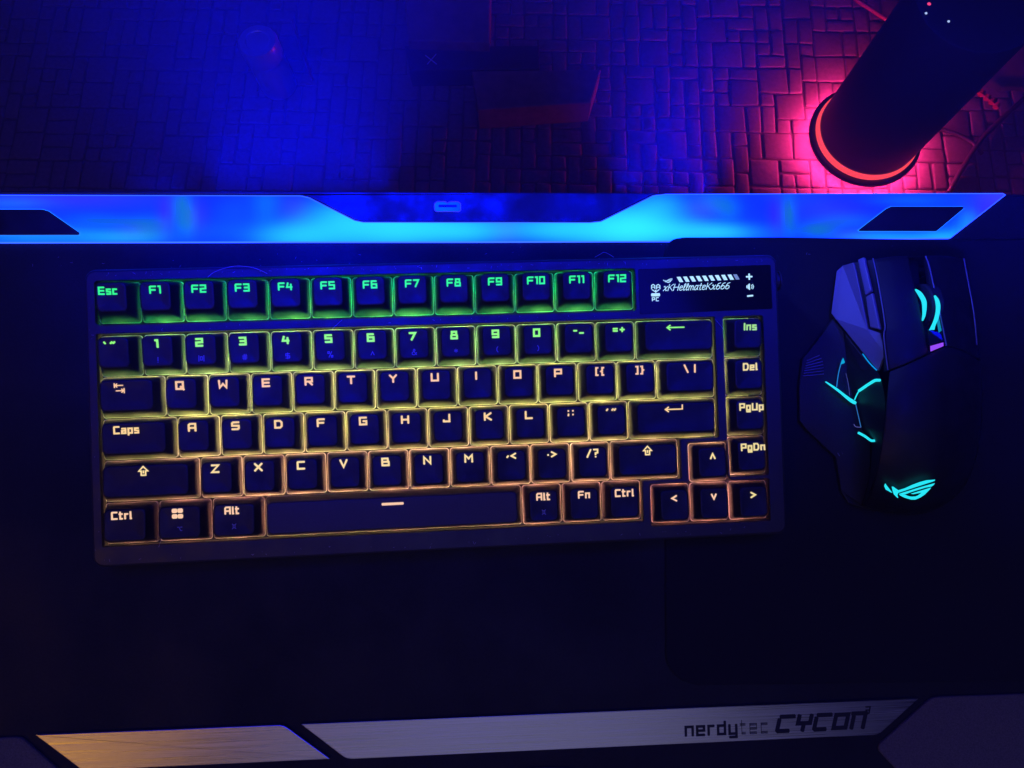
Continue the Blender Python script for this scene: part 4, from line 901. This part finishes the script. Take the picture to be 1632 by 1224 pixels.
for a, b_ in ((xm[0], xm[1]), (xm[2], xm[3])): tube(mb, [(a[0]-dk.location.x, a[1]-dk.location.y, .0386), (b_[0]-dk.location.x, b_[1]-dk.location.y, .0386)], .0008, 6)
mb.build('mark', M_dimprint, dk)
jb = [(-0.3792, 0.743, 0.0)][0]
jar = empty('bottle', Matrix.Translation((jb[0], jb[1], .001)), 'small grey bottle with a round lid standing in the blue light on the left', 'bottle')
mb = MB(); lathe(mb, [(0,0),(.026,0),(.028,.003),(.028,.055),(.020,.066),(.0185,.072)], 40); mb.build('body', M_jar, jar, smooth=True, sharp=40)
mb = MB(); lathe(mb, [(.020,.073),(.029,.074),(.0295,.100),(.027,.104),(.018,.104),(.0165,.1025),(0,.1025)], 40); mb.build('lid', M_jar, jar, smooth=True, sharp=40)
def cable(name, pts, r, material, label, cat):
    mb = MB(); c = pts[0]; tube(mb, [tuple(Vector(p)-Vector(c)) for p in smooth_path(pts, 8)], r, 8)
    o = mb.build(name, material, smooth=True); o.location = c; tag(o, label, cat); return o
cable('stick', [(-0.365, 0.8636, 0.006), (-0.3479, 0.8128, 0.006), (-0.3328, 0.7736, 0.006), (-0.3252, 0.7513, 0.006)], .0032, M_redstick, 'thin red stick lying on the floor right of the grey bottle', 'stick')
cable('cable', [(0.6726, 0.5509, 0.005), (0.6941, 0.5843, 0.005), (0.7314, 0.6359, 0.005), (0.7668, 0.6716, 0.005), (0.8255, 0.7239, 0.005)], .0042, M_cable, 'thick black cable running up from the right end of the light bar', 'cable')
cable('cable', [(0.6654, 0.6638, 0.005), (0.6947, 0.6537, 0.005), (0.7199, 0.6381, 0.005), (0.7342, 0.616, 0.005)], .0032, M_cable, 'thinner black cable curving off the tall cylinder, crossing the thick one', 'cable')
cable('rod', [(0.5437, 0.9146, 0.02), (0.5625, 0.89, 0.02), (0.5848, 0.8705, 0.02), (0.6061, 0.8523, 0.02)], .0035, M_redstick, 'short red rod leaning behind the tall cylinder at the top edge', 'rod')
mb = MB(); bp_ = [(0.7313, 0.7339, 0.012), (0.7371, 0.7258, 0.012), (0.7442, 0.7201, 0.012), (0.7519, 0.7121, 0.012), (0.7587, 0.7052, 0.012), (0.7644, 0.6973, 0.012)]
for p in bp_: tube(mb, [(p[0]-bp_[0][0]-.002, p[1]-bp_[0][1]-.003, 0), (p[0]-bp_[0][0]+.002, p[1]-bp_[0][1]+.003, .001)], .0045, 10)
tube(mb, [(p[0]-bp_[0][0], p[1]-bp_[0][1], 0) for p in bp_], .0028, 8)
o = mb.build('coiled_cord', M_redstick, smooth=True, sharp=40); o.location = bp_[0]; tag(o, 'short coiled cord with red beads right of the tall cylinder', 'cord')
# dark cloth heap at the right edge
def heap(name, c, rx_, ry_, h, material, label, cat, seed=1):
    random.seed(seed); mb = MB(); n, m_ = 28, 10; vs = [(0, 0, h)]
    for k in range(1, m_+1):
        for i in range(n):
            t = k/m_; a = 2*math.pi*i/n; wv = 1+.12*math.sin(3*a+seed)+.07*math.sin(7*a+2*seed)
            vs.append((rx_*t*wv*math.cos(a), ry_*t*wv*math.sin(a), h*(1-t*t)*(1+.16*math.sin(5*a+6*t)+.08*math.sin(11*a))))
    fs = [(0, 1+i, 1+(i+1)%n) for i in range(n)]+[(1+(k-1)*n+i, 1+k*n+i, 1+k*n+(i+1)%n, 1+(k-1)*n+(i+1)%n) for k in range(1, m_) for i in range(n)]
    mb.add(vs, fs); o = mb.build(name, material, smooth=True); o.location = c; tag(o, label, cat); return o
cc_ = [(0.8481, 0.834, 0.0)][0]; heap('cloth', (cc_[0], cc_[1], 0), .10, .12, .05, M_darkbox, 'dark crumpled cloth on the floor at the upper right edge', 'cloth', 3)

# fabric edge peeping in below the long plate
kp = [(197.9, -118.6, -12.0)][0]
mb = MB(); n = 30; m_ = 8; vs = [(0, 0, .012)]
for k in range(1, m_+1):
    for i in range(n):
        t = k/m_; a = 2*math.pi*i/n; vs.append((.036*t*math.cos(a)*(1+.03*math.sin(5*a)), .0135*t*math.sin(a), .012*(1-t*t)))
mb.add(vs, [(0, 1+i, 1+(i+1)%n) for i in range(n)]+[(1+(k-1)*n+i, 1+k*n+i, 1+k*n+(i+1)%n, 1+(k-1)*n+(i+1)%n) for k in range(1, m_) for i in range(n)])
o = mb.build('fabric_edge', M_pad, smooth=True); o.matrix_world = DESK @ Matrix.Translation((kp[0]*MM, kp[1]*MM, .0006)); tag(o, 'rounded edge of dark grey fabric at the bottom, below the long metal plate', 'fabric')

# ------------------------------------------------------------------ stray hairs
def hair(pts, r, label):
    mb = MB(); c = Vector(pts[0]); tube(mb, [tuple((Vector(p)-c)*MM) for p in smooth_path(pts, 6)], r, 5)
    o = mb.build('hair', M_hair, smooth=True); o.matrix_world = KEYB @ Matrix.Translation(c*MM); tag(o, label, 'hair', 'stray hairs on the keyboard')
hair([(49.73, 25.12, 3.2), (53.04, 27.12, 4.5), (58.73, 28.83, 5.5), (64.33, 29.56, 5.5), (71.02, 28.72, 4.5), (76.5, 26.22, 3.2)], .00010, 'long pale hair arched over the back edge above F3')
hair([(229.0, 30.37, 3.5), (231.46, 31.52, 5.0), (233.19, 32.27, 5.5), (236.06, 31.22, 4.5), (238.11, 30.23, 3.2)], .00009, 'short peaked hair on the back edge above F12')
hair([(103.81, -1.46, 3.2), (106.68, 0.96, 4.4), (109.74, 3.87, 3.4)], .00007, 'tiny hair on the strip between F5 and the number keys')
hair([(286.03, -0.41, 3.4), (287.95, -2.91, 3.8), (290.23, -5.64, 3.2)], .00007, 'tiny hair right of the backspace key')
hair([(24.4, -96.99, 3.2), (25.55, -95.06, 4.5), (26.65, -92.74, 5.0)], .00008, 'short hair at the front edge by the left control key')

# dust and lint flecks
random.seed(5); mb = MB()
def fleck(x, y, z):
    a = random.random()*math.pi; l = random.choice((.12, .15, .2, .3, .6)); w_ = .05
    mb.add([((x+dx*math.cos(a)-dy*math.sin(a))*MM, (y+dx*math.sin(a)+dy*math.cos(a))*MM, (z+.06)*MM) for dx, dy in ((-l, -w_), (l, -w_), (l, w_), (-l, w_))], [(0, 1, 2, 3)])
for _ in range(230):
    t = random.random()
    if t < .3: fleck(random.uniform(-3, 317), random.uniform(26.6, 28.6), ZT)
    elif t < .5: fleck(random.uniform(-3, 317), random.uniform(-103.6, -100), ZT)
    elif t < .6: fleck(random.uniform(-4, 240), random.uniform(1.6, 3.9), ZT)
    elif t < .65: fleck(random.uniform(-3.8, -1.4), random.uniform(-100, 26), ZT)
    else: fleck(random.uniform(-90, 400), random.choice((random.uniform(-165, -112), random.uniform(33, 40))), -16)
o = mb.build('dust', M_hair); o.matrix_world = KEYB; tag(o, 'specks of dust and lint on the keyboard frame and desk', 'dust', None, 'stuff')
# added thin volume standing in for lens flare, lit by the rear lamps
hb = MB(); hb.add([(-4.5,-3.5,-1.01),(4.5,-3.5,-1.01),(4.5,4.5,-1.01),(-4.5,4.5,-1.01),(-4.5,-3.5,1.12),(4.5,-3.5,1.12),(4.5,4.5,1.12),(-4.5,4.5,1.12)],
 [(3,2,1,0),(4,5,6,7),(0,1,5,4),(1,2,6,5),(2,3,7,6),(3,0,4,7)])
hm = bpy.data.materials.new('flare_haze'); hm.use_nodes = True; nt = hm.node_tree; nt.nodes.remove(nt.nodes['Principled BSDF'])
pv = nt.nodes.new('ShaderNodeVolumePrincipled'); pv.inputs['Density'].default_value = FLARE_DENSITY; pv.inputs['Color'].default_value = (.9,.93,1,1); pv.inputs['Anisotropy'].default_value = .1
nt.links.new(pv.outputs[0], nt.nodes['Material Output'].inputs['Volume'])
o = hb.build('flare_haze', hm); o['kind'] = 'stuff'
